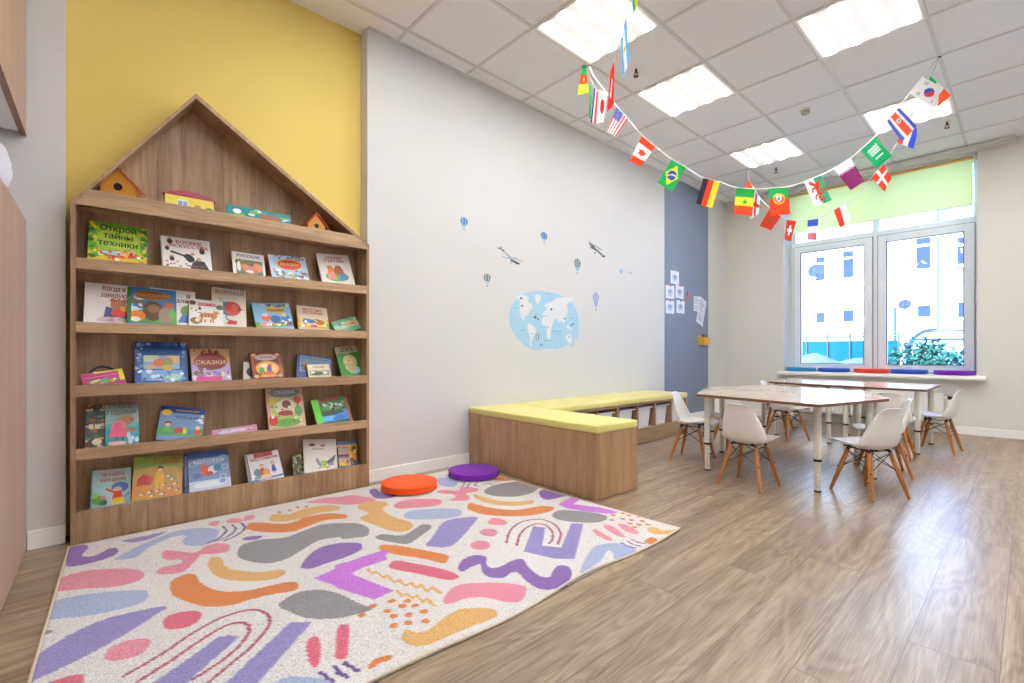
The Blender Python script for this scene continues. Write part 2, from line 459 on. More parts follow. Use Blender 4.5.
# sprinklers and smoke detector
def sprinkler(x, y, label):
    t = empty('sprinkler_head', (x, y, ZC), 0, label, 'sprinkler', 'ceiling sprinkler heads')
    bm = BM(); lathe(bm, [(0, -.001), (.03, -.001), (.03, -.006), (.012, -.008), (0, -.008)], seg=20); obj('escutcheon', bm, 'white_trim', t)
    bm = BM(); tube(bm, (0, 0, -.008), (0, 0, -.04), .009); path(bm, [(-.009, 0, -.03), (-.018, 0, -.045), (-.004, 0, -.062)], .003); path(bm, [(.009, 0, -.03), (.018, 0, -.045), (.004, 0, -.062)], .003)
    lathe(bm, [(0, -.062), (.02, -.062), (.02, -.065), (0, -.065)], seg=16); obj('nozzle', bm, 'brass', t)
plain('brass', '#6b5138', .35, .8)
for (px, py), lab in zip(((636, 72), (776, 170), (947, 124.5)), ('brass sprinkler head between the two left ceiling panels', 'brass sprinkler head just beyond the smallest ceiling panel', 'brass sprinkler head right of the panel behind the flags')):
    p = onZ(px, py, ZC-.03); sprinkler(p.x, p.y, lab)
p = onZ(805.5, 112, ZC-.02)
t = empty('smoke_detector', (p.x, p.y, ZC), 0, 'white round smoke detector on the ceiling in the middle of the grid', 'smoke detector')
bm = BM(); lathe(bm, [(0, -.001), (.05, -.001), (.05, -.012), (.044, -.014), (.0, -.014)]); obj('base', bm, 'white_plastic', t, 40)
bm = BM(); lathe(bm, [(0, -.014), (.036, -.015), (.034, -.035), (.02, -.044), (0, -.045)]); plain('beige_plastic', '#b9ae9a', .5); obj('sensor_cover', bm, 'beige_plastic', t, 40)

# ================================================================== WINDOWS
def window(n, x0, x1, seen):
    FY = 7.30; D = .06; k = (x1-x0)
    root = bpy.data.objects.new('window_%d' % n, None); COL.objects.link(root); root['kind'] = 'structure'
    mx = x0+.938   # mullion centre
    def frame(name, a, b, c, d, w, y0, y1, mat='upvc'):
        bm = BM()
        for q in ((a, c, a+w, d), (b-w, c, b, d), (a+w, c, b-w, c+w), (a+w, d-w, b-w, d)):
            box(bm, q[0], y0, q[1], q[2], y1, q[3], bevel=.006)
        return obj(name, bm, mat, root)
    frame('window_frame', x0, x1, OZ0, OZ1, .045, FY, FY+.07)
    bm = BM(); box(bm, mx-.035, FY, OZ0+.045, mx+.035, FY+.07, OZ1-.045, bevel=.006); box(bm, x0+.045, FY, 2.29, mx-.035, FY+.07, 2.37, bevel=.005); box(bm, mx+.035, FY, 2.29, x1-.045, FY+.07, 2.37, bevel=.005)
    obj('mullion', bm, 'upvc', root)
    for a, b, nm in ((x0+.038, mx-.028, 'l'), (mx+.028, x1-.038, 'r')):
        s = frame('sash', a, b, OZ0+.038, 2.3, .088, FY-.025, FY+.05)
        bm = BM(); box(bm, a+.08, FY+.01, OZ0+.12, b-.08, FY+.022, 2.22); g = obj('glass_pane', bm, 'window_glass', s)
        bm = BM(); box(bm, a+.086, FY-.03, OZ0+.125, b-.086, FY-.024, OZ0+.13); 
        for q in ((a+.082, OZ0+.12, a+.09, 2.218), (b-.09, OZ0+.12, b-.082, 2.218), (a+.09, 2.21, b-.09, 2.218)): box(bm, q[0], FY-.027, q[1], q[2], FY-.02, q[3])
        for q in ((a-.007, OZ0+.032, a, 2.306), (b, OZ0+.032, b+.007, 2.306), (a, 2.3, b, 2.307), (a, OZ0+.031, b, OZ0+.038)): box(bm, q[0], FY-.005, q[1], q[2], FY-.0005, q[3])
        obj('gasket', bm, 'gasket', s)
    for hx in (mx-.075, ):
        bm = BM(); box(bm, hx-.012, FY-.036, 1.36, hx+.012, FY-.024, 1.44, bevel=.003); box(bm, hx-.009, FY-.06, 1.37, hx+.009, FY-.045, 1.49, bevel=.004); tube(bm, (hx, FY-.036, 1.4), (hx, FY-.05, 1.4), .007)
        obj('handle', bm, 'white_trim', root)
    for a, b in ((x0+.045, mx-.035), (mx+.035, x1-.045)):
        bm = BM(); box(bm, a, FY+.02, 2.37, b, FY+.03, OZ1-.045); obj('upper_glass_pane', bm, 'window_glass', root)
    bm = BM(); prism(bm, [(6.885, .582), (6.882, .6), (6.89, .626), (7.3, .626), (7.3, .6), (6.92, .6), (6.905, .582)], x0-.035, x1+.065, 'X')
    obj('window_sill', bm, 'white_trim', root)
    # blind
    t = empty('roller_blind', (x0, 7.12, 0), 0, 'lime green roller blind covering the top of the window' if seen else 'lime green roller blind on the further window', 'blind')
    W = x1-x0
    bm = BM(); box(bm, .03, 0, 2.462, W-.042, .0015, 2.95); obj('blind_fabric', bm, 'green_blind', t)
    bm = BM(); tube(bm, (.02, .02, 2.967), (W-.035, .02, 2.967), .019, seg=20); obj('roller', bm, 'ochre', t)
    bm = BM(); box(bm, .028, -.004, 2.455, W-.04, .006, 2.468, bevel=.002); obj('bottom_bar', bm, 'grid_bar', t)
    bm = BM(); box(bm, .005, -.035, 2.985, W-.01, .05, 3.003, bevel=.003); box(bm, .005, -.03, 2.93, .012, .05, 2.985); box(bm, W-.022, -.03, 2.93, W-.012, .05, 2.985); obj('headrail', bm, 'grid_bar', t)
    bm = BM()
    for j in range(60): box(bm, W-.028, -.012, 2.93-.03*j-.022, W-.025, -.009, 2.93-.03*j)
    obj('bead_chain', bm, 'steel', t)
plain('gasket', '#3b4450', .6); plain('ochre', '#f0c070', .6)
window(1, *OP[0], True); window(2, *OP[1], False)

# curtain rail box above the window
bm = BM(); box(bm, .55, 6.90, 2.995, 2.9, 6.985, 3.035, bevel=.004); box(bm, .55, 6.925, 2.985, 2.9, 6.935, 2.996); box(bm, .55, 6.955, 2.985, 2.9, 6.965, 2.996)
tag(obj('curtain_rail', bm, 'grid_bar'), 'grey aluminium curtain rail fixed under the ceiling above the green blind', 'curtain rail')

# radiator
t = empty('radiator', (0, 0, 0), 0, 'white ribbed panel radiator on the wall under the window sill', 'radiator')
bm = BM(); box(bm, .95, 6.865, .115, 2.36, 6.885, .425, bevel=.004)
for i in range(29):
    x = .962+i*.0482; box(bm, x, 6.842, .13, x+.03, 6.866, .408, bevel=.007)
obj('front_panel', bm, 'white_trim', t)
bm = BM(); box(bm, .95, 6.95, .115, 2.36, 6.965, .425, bevel=.003); obj('rear_panel', bm, 'white_trim', t)
bm = BM(); box(bm, .945, 6.86, .425, 2.365, 6.97, .43)
for i in range(30): box(bm, .96+i*.047, 6.87, .43, .985+i*.047, 6.96, .4325)
box(bm, .945, 6.86, .11, .95, 6.97, .43); box(bm, 2.36, 6.86, .11, 2.365, 6.97, .43); obj('top_grille', bm, 'white_trim', t)
for x in (1.1, 2.2): bm = BM(); box(bm, x, 6.965, .15, x+.03, 6.996, .4); obj('bracket', bm, 'steel', t)
bm = BM(); tube(bm, (2.365, 6.92, .385), (2.41, 6.92, .385), .012); tube(bm, (2.41, 6.92, .4), (2.41, 6.92, .0), .009)
obj('supply_pipe', bm, 'white_trim', t)
bm = BM(); tube(bm, (2.40, 6.92, .385), (2.455, 6.92, .385), .02, .017); obj('valve', bm, 'black_rubber', t)

# ================================================================== BOOKCASE (house shaped)
BX0, BX1 = -.098, .08; BYE = 1.43
AP = (.476, 2.207); EL = (0.0, 1.545); ER = (BYE, 1.571); TK = .018
bc = empty('bookcase', (0, 0, 0), 0, 'tall brown wooden house-shaped bookcase with sloping shelves, standing in the yellow niche', 'bookcase')
bm = BM(); prism(bm, [(0, 0.001), (BYE, .001), (ER[0], ER[1]), AP, (0, EL[1])], BX0, BX0+.01, 'X'); obj('back_panel', bm, 'oak_shelf', bc)
bm = BM(); prism(bm, [(0, .001), (TK, .001), (TK, EL[1]+.002), (0, EL[1])], BX0+.01, BX1, 'X'); obj('side_panel', bm, 'oak_shelf', bc)
bm = BM(); prism(bm, [(BYE-TK, .001), (BYE, .001), (BYE, ER[1]), (BYE-TK, ER[1]+.002)], BX0+.01, BX1, 'X'); obj('side_panel', bm, 'oak_shelf', bc)
def roofb(a, b, k):
    d = Vector((b[0]-a[0], b[1]-a[1])).normalized(); n = Vector((d.y, -d.x))
    if n.y > 0: n = -n
    ap = (AP[0], AP[1]-TK*1.38)
    q = [(a[0], a[1]), (b[0], b[1]), ap, (a[0], a[1]-TK*1.3)]
    bm = BM(); prism(bm, q, BX0+.01, BX1+.002, 'X'); obj('roof_panel', bm, 'oak_shelf', bc)
roofb(EL, AP, 0); roofb(ER, AP, 1)
SH = [(1.553, 1.618), (1.252, 1.302), (.962, 1.01), (.67, .722), (.381, .432)]
for k, (zb, zt) in enumerate(SH):
    y0, y1 = TK, BYE-TK
    bm = BM(); box(bm, BX0+.01, y0, zb, BX1-.02, y1, zb+.016); s = obj('shelf', bm, 'oak_shelf_long', bc)
    bm = BM()
    if k == 0: prism(bm, [(.006, zb-.012), (BYE-.006, zb-.012), (BYE-.004, 1.571-.02), (1.355, zt), (.055, zt), (.006, 1.545-.01)], BX1-.02, BX1+.001, 'X')
    else: box(bm, BX1-.02, y0, zb, BX1, y1, zt, bevel=.001)
    obj('lip', bm, 'oak_shelf_long', s)
bm = BM(); box(bm, BX0+.01, TK, .06, BX1-.02, BYE-TK, .076); s = obj('shelf', bm, 'oak_shelf_long', bc)
bm = BM(); box(bm, BX1-.02, TK, .004, BX1, BYE-TK, .148, bevel=.001); obj('kick_board', bm, 'oak_shelf', s)

# ------------------------------------------------------------------ books
INK = {}
def ink(col):
    if col not in INK:
        INK[col] = 'ink_'+col.strip('#'); plain(INK[col], col, .4, noise=.0)
    return INK[col]
plain('paper', '#efeadd', .8)
def blobs(P, rs, cols, box4, r=(.03, .09)):
    x0, y0, x1, y1 = box4
    for i in range(rs[0]):
        P.ell(RNG.uniform(x0, x1), RNG.uniform(y0, y1), RNG.uniform(*r), RNG.uniform(*r), RNG.choice(cols), RNG.uniform(0, PI))
RNG = random.Random(3)
def figure(P, x, y, s, skin, dress, hair, legs=None):
    P.poly([(x-.5*s, y-s), (x+.5*s, y-s), (x+.22*s, y+.35*s), (x-.22*s, y+.35*s)], dress)
    P.line([(x-.2*s, y+.2*s), (x-.6*s, y+.1*s)], .14*s, skin); P.line([(x+.2*s, y+.2*s), (x+.6*s, y+.35*s)], .14*s, skin)
    P.ell(x, y+.7*s, .34*s, .36*s, hair); P.ell(x, y+.62*s, .26*s, .27*s, skin)
    if legs: P.line([(x-.15*s, y-s), (x-.15*s, y-1.4*s)], .14*s, legs); P.line([(x+.15*s, y-s), (x+.15*s, y-1.4*s)], .14*s, legs)
def animal(P, x, y, s, c, c2='#ffffff'):
    P.ell(x, y, s, .55*s, c); P.ell(x+.9*s, y+.45*s, .42*s, .38*s, c); P.ell(x+1.15*s, y+.35*s, .18*s, .14*s, c2)
    P.poly([(x+.6*s, y+.7*s), (x+.68*s, y+1.1*s), (x+.9*s, y+.75*s)], c); P.poly([(x+.95*s, y+.75*s), (x+1.1*s, y+1.1*s), (x+1.2*s, y+.7*s)], c)
    for d in (-.7, -.35, .3, .6): P.line([(x+d*s, y-.3*s), (x+d*s, y-.85*s)], .2*s, c)
    P.ell(x-.1*s, y-.3*s, .5*s, .2*s, c2)

def p_tech(P):
    P.fill(P.a | True, '#6fae2c'); P.rect(0, 0, 1, .28, '#d9c22a'); P.rect(.12, .1, .88, .9, '#9ccb3c')
    P.ell(.5, .2, .36, .1, '#c8642c'); P.ell(.5, .22, .28, .06, '#9fd8d8'); P.ell(.5, .62, .34, .28, '#b6d94b')
    blobs(P, (34,), ['#2f8a3a', '#1f6b34', '#4fae44', '#e9d63b'], (.02, .05, .12, .98), (.02, .06)); blobs(P, (34,), ['#2f8a3a', '#1f6b34', '#e0a62c', '#e9d63b'], (.88, .05, .98, .98), (.02, .06))
    blobs(P, (22,), ['#e2552a', '#f3ead0', '#f0a92a', '#b23f28'], (.1, .03, .9, .32), (.015, .05)); figure(P, .72, .26, .1, '#f0c9a0', '#c43a2a', '#7a3a1a')
def p_martial(P):
    P.fill(P.a | True, '#ece9e4'); P.rect(.0, .0, .02, 1, '#bdb6ae')
    for x, y, s in ((.18, .85, .09), (.12, .62, .07), (.82, .62, .1), (.2, .3, .08)): P.ell(x, y, s*.6, s, '#46403c'); P.ell(x, y+s, s*.4, s*.35, '#c49a78')
    P.line([(.2, .52), (.45, .42), (.55, .25)], .06, '#2a2b33'); P.ell(.55, .36, .09, .14, '#2a2b33', .5); P.ell(.62, .5, .045, .05, '#c49a78')
    P.poly([(.55, .0), (.95, 0), (.85, .28), (.7, .33), (.6, .2)], '#31343c'); P.ell(.74, .34, .05, .06, '#c49a78'); P.line([(.5, .1), (.9, .12)], .04, '#8a3426')
    blobs(P, (8,), ['#9a8678', '#c2512f', '#6c675f'], (.1, .05, .5, .25), (.02, .03))
def p_squirrel(P):
    P.fill(P.a | True, '#ebe6df'); P.rect(.1, .02, .92, .66, '#33512b'); P.rect(.1, .5, .92, .66, '#4b6a2c'); blobs(P, (20,), ['#6f7f2c', '#22401f', '#8c8f42'], (.12, .1, .9, .62), (.03, .09))
    P.ell(.55, .24, .26, .17, '#b4552a'); P.ell(.36, .38, .12, .12, '#c2632f'); P.ell(.78, .38, .13, .22, '#c9713a', .4); P.ell(.5, .16, .12, .06, '#efd9b8'); P.ell(.18, .35, .06, .22, '#e9e4c4')
def p_bluefairy(P):
    P.fill(P.a | True, '#a9c6dd'); P.ell(.52, .6, .34, .25, '#d9b13a'); P.ell(.52, .6, .31, .22, '#c8281e'); blobs(P, (30,), ['#e7eef4', '#5c8fc0', '#dfe8ef', '#7fb0a0'], (.05, .02, .95, .35), (.03, .08))
    blobs(P, (14,), ['#e8a83a', '#c7452f', '#3e7ab0', '#6fa05a'], (.1, .02, .9, .25), (.03, .07)); blobs(P, (12,), ['#8a4f2a', '#d9763a', '#4d84b5'], (.2, .85, .95, .98), (.03, .06))
def p_bears(P):
    P.fill(P.a | True, '#e5ded6'); P.ell(.5, .2, .36, .17, '#5fae3a'); P.ell(.35, .38, .12, .16, '#d98a3a'); P.ell(.32, .52, .08, .07, '#c97a30'); P.ell(.58, .4, .15, .15, '#a9562c'); P.ell(.58, .52, .1, .08, '#a9562c')
    P.poly([(.2, .1), (.48, .1), (.42, .34), (.26, .34)], '#e58a8a'); P.poly([(.55, .08), (.8, .08), (.74, .35), (.6, .3)], '#3a6fc4')
def p_envy(P):
    P.fill(P.a | True, '#efebe6'); P.ell(.72, .45, .17, .17, '#b5764a'); P.ell(.6, .58, .06, .06, '#a5683e'); P.ell(.86, .58, .06, .06, '#a5683e')
    P.poly([(.4, .1), (.45, .42), (.58, .38), (.62, .2), (.98, .2), (.98, .1)], '#3d4f8f'); P.ell(.76, .26, .2, .1, '#d9342c'); P.ell(.85, .38, .09, .07, '#e9a23a'); P.ell(.6, .08, .34, .07, '#d6b9c4'); blobs(P, (10,), ['#7fb96a', '#c98ac0', '#e0a24a'], (.3, .03, .95, .12), (.02, .04))
def p_animals(P):
    P.fill(P.a | True, '#2f77b0'); P.rect(0, 0, 1, .35, '#5c9e4c'); blobs(P, (18,), ['#dfe7ea', '#9bc7de', '#7a6a4a'], (.05, .35, .3, .75), (.03, .09)); P.ell(.5, .8, .4, .14, '#9c6a2c'); P.ell(.5, .8, .36, .11, '#8b5a24')
    P.ell(.5, .35, .2, .28, '#5a3a24'); P.ell(.52, .42, .13, .12, '#8a6242'); P.ell(.2, .2, .16, .14, '#e07a2a'); P.ell(.16, .1, .1, .07, '#f3ece0'); P.ell(.78, .25, .16, .24, '#9a8a70'); P.ell(.84, .55, .12, .1, '#b9683a'); P.ell(.92, .3, .06, .16, '#5bb04c')
    P.rect(0, 0, .075, 1, '#1f7a3a')
def p_anger(P):
    P.fill(P.a | True, '#eceae6'); P.ell(.8, .4, .14, .16, '#6ea24c'); P.ell(.88, .22, .16, .14, '#7f8fd0'); P.poly([(.6, .05), (.95, .05), (.9, .3), (.7, .3)], '#4f7fc0')
def p_tiger(P):
    P.fill(P.a | True, '#e6e3da'); P.ell(.1, .85, .1, .09, '#6a4a34'); P.rect(.25, .76, .8, .88, '#c7281f'); animal(P, .55, .35, .26, '#c08440', '#efe3d0'); P.ell(.2, .15, .16, .13, '#9a7448'); P.ell(.24, .18, .07, .07, '#e9dcc4')
    for x in (.35, .45, .55, .65): P.line([(x, .48), (x+.03, .3)], .02, '#4a2a18')
    blobs(P, (12,), ['#2f2f2a', '#7a8a6a', '#b5a27a'], (.05, .45, .35, .7), (.015, .04)); P.ell(.9, .75, .12, .1, '#59784a')
def p_bird(P):
    P.fill(P.a | True, '#dcd3c0'); P.ell(.52, .45, .3, .2, '#2e7a8a'); P.ell(.6, .46, .24, .19, '#c3301f'); P.ell(.66, .5, .1, .09, '#e0563a'); P.poly([(.78, .5), (.92, .44), (.78, .42)], '#3a3a3a'); P.line([(.4, .3), (.44, .14), (.62, .12)], .03, '#28708a'); P.poly([(.4, .03), (.7, .02), (.74, .12), (.5, .14)], '#c02a1c'); P.line([(.2, .6), (.35, .62)], .03, '#2f8a94'); P.line([(.2, .72), (.3, .68)], .02, '#2f6a74')
def p_stories(P):
    P.fill(P.a | True, '#7fb8d8'); P.rect(0, .0, 1, .2, '#6fae4c'); P.poly([(.35, .88), (.85, .8), (.83, .55), (.33, .62)], '#d9b45a'); P.ell(.3, .4, .12, .16, '#e0563a'); P.ell(.3, .5, .08, .07, '#f0c0a0'); P.ell(.55, .32, .14, .16, '#2f5fae'); P.ell(.82, .36, .12, .14, '#2f86c4'); P.ell(.3, .12, .2, .1, '#e98a8a'); P.ell(.85, .14, .13, .1, '#7a3a9a'); P.ell(.8, .48, .06, .06, '#e9d24c'); blobs(P, (12,), ['#6a4a3a', '#7a8a94', '#b9c4ca'], (.2, .85, .95, .98), (.03, .07)); blobs(P, (14,), ['#ffffff', '#e9e24c', '#3a7a3a'], (.2, .05, .95, .3), (.02, .05))
def p_merry(P):
    P.fill(P.a | True, '#e3d5bb'); P.rect(0, 0, 1, .42, '#e8a83a'); P.rect(.05, .08, .95, .4, '#f0cf74'); P.ell(.35, .3, .2, .1, '#3a7ab0'); P.ell(.7, .28, .16, .12, '#b86a2c'); P.ell(.5, .1, .12, .06, '#d64aa0'); blobs(P, (22,), ['#c7452f', '#3e7ab0', '#ffffff', '#5a3a24', '#6fa05a'], (.08, .05, .95, .4), (.02, .06)); P.rect(.92, 0, 1, .2, '#6fc23a')
def p_hedge(P):
    P.fill(P.a | True, '#6aa884'); P.rect(0, 0, 1, .5, '#8fbf9a'); P.rect(.5, .0, .95, .6, '#c79f76'); blobs(P, (22,), ['#3f7a5a', '#d9cdb0', '#6a4a3a', '#a8c8a0'], (.1, .05, .95, .8), (.03, .09))
def p_pinkcase(P):
    P.fill(P.a | True, '#c23a78'); P.rect(.0, .55, .85, .62, '#e9a0c4'); P.ell(.5, .12, .36, .18, '#6fae5a'); blobs(P, (22,), ['#ffffff', '#e9d63b', '#3e9ac0', '#5fae3a', '#e2552a'], (.15, .02, .8, .4), (.03, .07)); P.rect(.88, 0, 1, 1, '#ecd22e'); P.rect(.3, .86, .9, 1, '#ecd22e')
def p_bluefolk(P):
    P.fill(P.a | True, '#2358a0'); P.rect(0, .8, 1, 1, '#1c4a8c'); P.rect(.16, .33, .84, .66, '#8cb4ce'); P.rect(.16, .5, .45, .66, '#c3d6b0'); P.rect(.6, .48, .84, .66, '#e0c088'); P.ell(.45, .48, .12, .1, '#d9733a'); P.ell(.62, .5, .1, .11, '#a8984c'); P.ell(.3, .38, .1, .05, '#e0a07a'); P.ell(.6, .36, .12, .07, '#c6b45a'); P.rect(.12, .05, .9, .3, '#7fa2d4'); P.ell(.65, .12, .26, .09, '#a9d0c0')
    blobs(P, (26,), ['#dce8f2', '#6f9ed0', '#3c70b8'], (.02, .02, .98, .3), (.02, .06)); blobs(P, (18,), ['#9ab8dc', '#3c70b8', '#5b8ccc'], (.02, .3, .13, .98), (.02, .05)); blobs(P, (14,), ['#9ab8dc', '#3c70b8'], (.88, .3, .98, .98), (.02, .04)); blobs(P, (10,), ['#8fa8c0', '#4a6f9a'], (.05, .93, .95, .99), (.03, .05))
def p_tales(P):
    P.fill(P.a | True, '#cfa06a'); P.rect(0, 0, 1, .5, '#b79cc8'); P.ell(.5, .6, .42, .27, '#7a241c'); P.ell(.5, .6, .38, .23, '#93271f'); blobs(P, (24,), ['#e6c8d8', '#8f76b8', '#d9a0c0', '#e9d9b0', '#6f4a2a'], (.03, .08, .97, .4), (.03, .08)); P.rect(.1, 0, .75, .14, '#d63a8c'); blobs(P, (12,), ['#7a4a2a', '#5a3a24', '#d98a4a'], (.1, .86, .95, .98), (.02, .06))
def p_small(P):
    P.fill(P.a | True, '#dcd8d2'); P.ell(.6, .4, .4, .3, '#35332f')
def p_brown(P):
    P.fill(P.a | True, '#7a2f1c'); P.rect(.06, .04, .94, .96, '#a84f24'); P.rect(.1, .07, .9, .93, '#6f2a1a'); P.ell(.5, .8, .36, .12, '#bfae9c'); P.ell(.5, .38, .38, .28, '#e9a83a'); P.ell(.5, .36, .3, .22, '#f0c964'); P.ell(.55, .34, .08, .14, '#2f5fc0'); P.ell(.58, .48, .06, .06, '#c8321f'); P.ell(.3, .3, .09, .14, '#4f9a3a'); P.ell(.4, .5, .1, .06, '#e8e0c8'); P.ell(.5, .1, .3, .04, '#d9a45a'); P.ell(.5, .2, .2, .07, '#e2552a')
    for x, y in ((.12, .1), (.88, .1), (.12, .9), (.88, .9)): P.ell(x, y, .07, .06, '#d9a45a')
def p_bluesea(P):
    P.fill(P.a | True, '#35508f'); P.rect(.08, .06, .95, .92, '#7f98b4'); P.rect(.12, .1, .9, .86, '#54749c'); P.rect(.15, .45, .9, .8, '#6f8fb0'); P.ell(.3, .35, .12, .2, '#b0633a'); blobs(P, (10,), ['#40587f', '#a9bccb', '#8a5a44'], (.12, .1, .9, .5), (.03, .08))
def p_cream(P):
    P.fill(P.a | True, '#d9cfb4'); P.rect(.05, .05, .95, .5, '#94a284'); P.ell(.4, .25, .26, .14, '#4f6a4a'); P.ell(.75, .3, .1, .12, '#dcd8c4'); P.ell(.2, .35, .1, .08, '#e6e0cc')
def p_soup(P):
    P.fill(P.a | True, '#3a9a38'); P.rect(0, .72, 1, 1, '#c2bfa2'); P.ell(.2, .66, .25, .12, '#3a9a38'); P.ell(.8, .66, .25, .12, '#3a9a38'); P.ell(.52, .45, .3, .25, '#d5c48c'); P.ell(.62, .14, .26, .13, '#a9c8dc'); P.ell(.5, .25, .26, .14, '#cdbb84'); blobs(P, (14,), ['#bfae78', '#e0d29c'], (.3, .3, .75, .6), (.02, .05))
def p_collage(P):
    P.fill(P.a | True, '#3b4440')
    for i in range(46): x, y = RNG.random(), RNG.random(); P.rect(x-.12, y-.025, x+.12, y+.025, RNG.choice(['#c7562c', '#e0d2b0', '#2f7a86', '#8f3a28', '#5a6a5a', '#d9a04a', '#26302e']))
    P.ell(.6, .12, .25, .08, '#e6dcc0')
def p_oldman(P):
    P.fill(P.a | True, '#86b0ac'); P.rect(0, 0, 1, .5, '#1f8a94'); P.rect(0, .44, 1, .52, '#3aa0a4'); P.ell(.6, .6, .24, .12, '#a5683a'); P.poly([(.72, .56), (.9, .6), (.74, .66)], '#8a4f2a'); P.ell(.4, .4, .24, .2, '#e0748c'); P.poly([(.1, .2), (.7, .2), (.6, .4), (.2, .42)], '#e04a74'); P.ell(.38, .44, .12, .12, '#d63a6c'); P.line([(.6, .38), (.85, .34)], .07, '#a5683a'); P.rect(.3, .1, .36, .2, '#4a2f24'); P.rect(.48, .1, .54, .2, '#4a2f24'); blobs(P, (12,), ['#dcecec', '#a9d8dc'], (.6, .05, .95, .25), (.03, .07)); P.ell(.35, .05, .28, .05, '#d9b4b0')
def p_read(P):
    P.fill(P.a | True, '#6c95c4'); P.rect(0, .78, 1, 1, '#27458a'); P.rect(0, 0, 1, .25, '#3f9a3f'); P.ell(.14, .78, .11, .1, '#f0c92a'); P.ell(.2, .42, .07, .06, '#2a2320'); P.ell(.2, .36, .06, .06, '#f0c9a0'); P.poly([(.1, .12), (.32, .12), (.24, .3), (.16, .3)], '#4fae3a'); P.poly([(.35, .08), (.55, .1), (.5, .3), (.38, .27)], '#c8281e'); P.poly([(.56, .08), (.64, .08), (.62, .28), (.55, .28)], '#e9d22c'); P.ell(.88, .3, .06, .07, '#f0c9a0'); P.poly([(.8, .06), (.97, .06), (.92, .24), (.84, .24)], '#d63a2c'); P.poly([(.66, .08), (.8, .1), (.78, .22), (.68, .2)], '#2f6fc0'); P.ell(.88, .58, .08, .04, '#eef2f6'); P.ell(.94, .5, .05, .04, '#dfe8f0'); P.ell(.94, .72, .03, .06, '#e9c02c')
def p_pink(P):
    P.fill(P.a | True, '#c984a4'); P.ell(.5, .4, .4, .3, '#d9c0d4'); blobs(P, (20,), ['#8f5a9a', '#e9b0c4', '#7fb0c8', '#e9a03a'], (.05, .05, .95, .9), (.03, .1))
def p_bigtale(P):
    P.fill(P.a | True, '#d5ab90'); P.rect(.08, .04, .92, .95, '#d9c89a'); P.ell(.5, .88, .42, .12, '#7c8f90'); P.ell(.5, .88, .38, .09, '#93a6a6'); P.rect(.12, .08, .88, .72, '#b9c86a'); P.ell(.5, .5, .3, .2, '#e6d9b0'); P.ell(.52, .58, .12, .1, '#7a3a3a'); P.ell(.48, .36, .2, .07, '#b03a34'); P.ell(.5, .12, .36, .1, '#6fae4c'); P.ell(.14, .2, .12, .14, '#d6342a'); P.ell(.14, .32, .06, .06, '#f0c9a0'); P.ell(.84, .68, .1, .1, '#c8452f'); P.ell(.84, .4, .1, .14, '#5fa05a'); P.ell(.16, .65, .1, .1, '#e9d24c'); blobs(P, (22,), ['#ffffff', '#e9e24c', '#3a7a3a', '#c8452f', '#3e7ab0'], (.12, .05, .9, .75), (.015, .04))
def p_lake(P):
    P.fill(P.a | True, '#2f6a3a'); P.rect(0, .0, 1, .4, '#2f7fd0'); P.rect(.15, .86, .85, .98, '#9a3a2c'); P.ell(.6, .6, .35, .14, '#4f8a4a'); P.ell(.5, .35, .4, .1, '#1f4a2c'); P.ell(.4, .15, .25, .1, '#58a6e0'); P.ell(.7, .1, .2, .08, '#1f6fc4'); blobs(P, (12,), ['#a9c8a0', '#1f3f2a', '#70a860'], (.1, .4, .95, .85), (.03, .09)); P.rect(0, 0, .2, 1, '#5fd02a')
def p_orangeb(P): P.fill(P.a | True, '#b0653f'); blobs(P, (10,), ['#d98a5a', '#7a3a2a', '#e9c9a0'], (.1, .1, .9, .9), (.05, .12))
def p_neznaika(P):
    P.fill(P.a | True, '#a5c6c4'); P.rect(0, 0, .03, 1, '#5f9a98'); P.ell(.2, .18, .18, .11, '#4f9a34'); P.ell(.12, .3, .08, .06, '#8fc83a'); P.ell(.3, .1, .1, .06, '#2f7a3a'); P.ell(.72, .48, .22, .14, '#3f5fb0'); P.ell(.66, .42, .12, .07, '#e0b090'); P.poly([(.52, .16), (.8, .2), (.74, .38), (.58, .38)], '#e0452c'); P.line([(.56, .36), (.38, .46)], .05, '#e0452c'); P.poly([(.5, .02), (.85, .05), (.8, .2), (.55, .18)], '#e9c02a'); P.ell(.36, .1, .05, .06, '#3a3a40'); P.ell(.3, .24, .08, .05, '#d98ab0'); P.line([(.85, .2), (.95, .3)], .03, '#4a6fc0')
def p_seagull(P):
    P.fill(P.a | True, '#a9a048'); P.rect(0, 0, 1, .55, '#d98f44'); P.ell(.3, .72, .5, .3, '#8fae4c'); P.ell(.5, .5, .6, .25, '#c9a24a'); P.poly([(.08, .3), (.36, .32), (.38, .5), (.2, .58), (.08, .45)], '#c8321f'); P.ell(.34, .44, .06, .06, '#d9452c'); P.ell(.53, .7, .06, .05, '#3a2a20'); P.ell(.53, .66, .05, .04, '#f0c9a0'); P.poly([(.42, .34), (.64, .34), (.6, .62), (.46, .62)], '#e9b02a'); P.line([(.48, .34), (.48, .22)], .06, '#e9b02a'); P.line([(.57, .34), (.57, .22)], .06, '#e9b02a')
    for x, y in ((.72, .5), (.8, .42), (.62, .3), (.75, .2), (.35, .14), (.5, .16), (.2, .1), (.86, .3), (.6, .08), (.9, .14), (.4, .05)): P.ell(x, y, .06, .02, '#f0efe8', .4); P.ell(x+.03, y+.01, .03, .02, '#5f6f74', -.6)
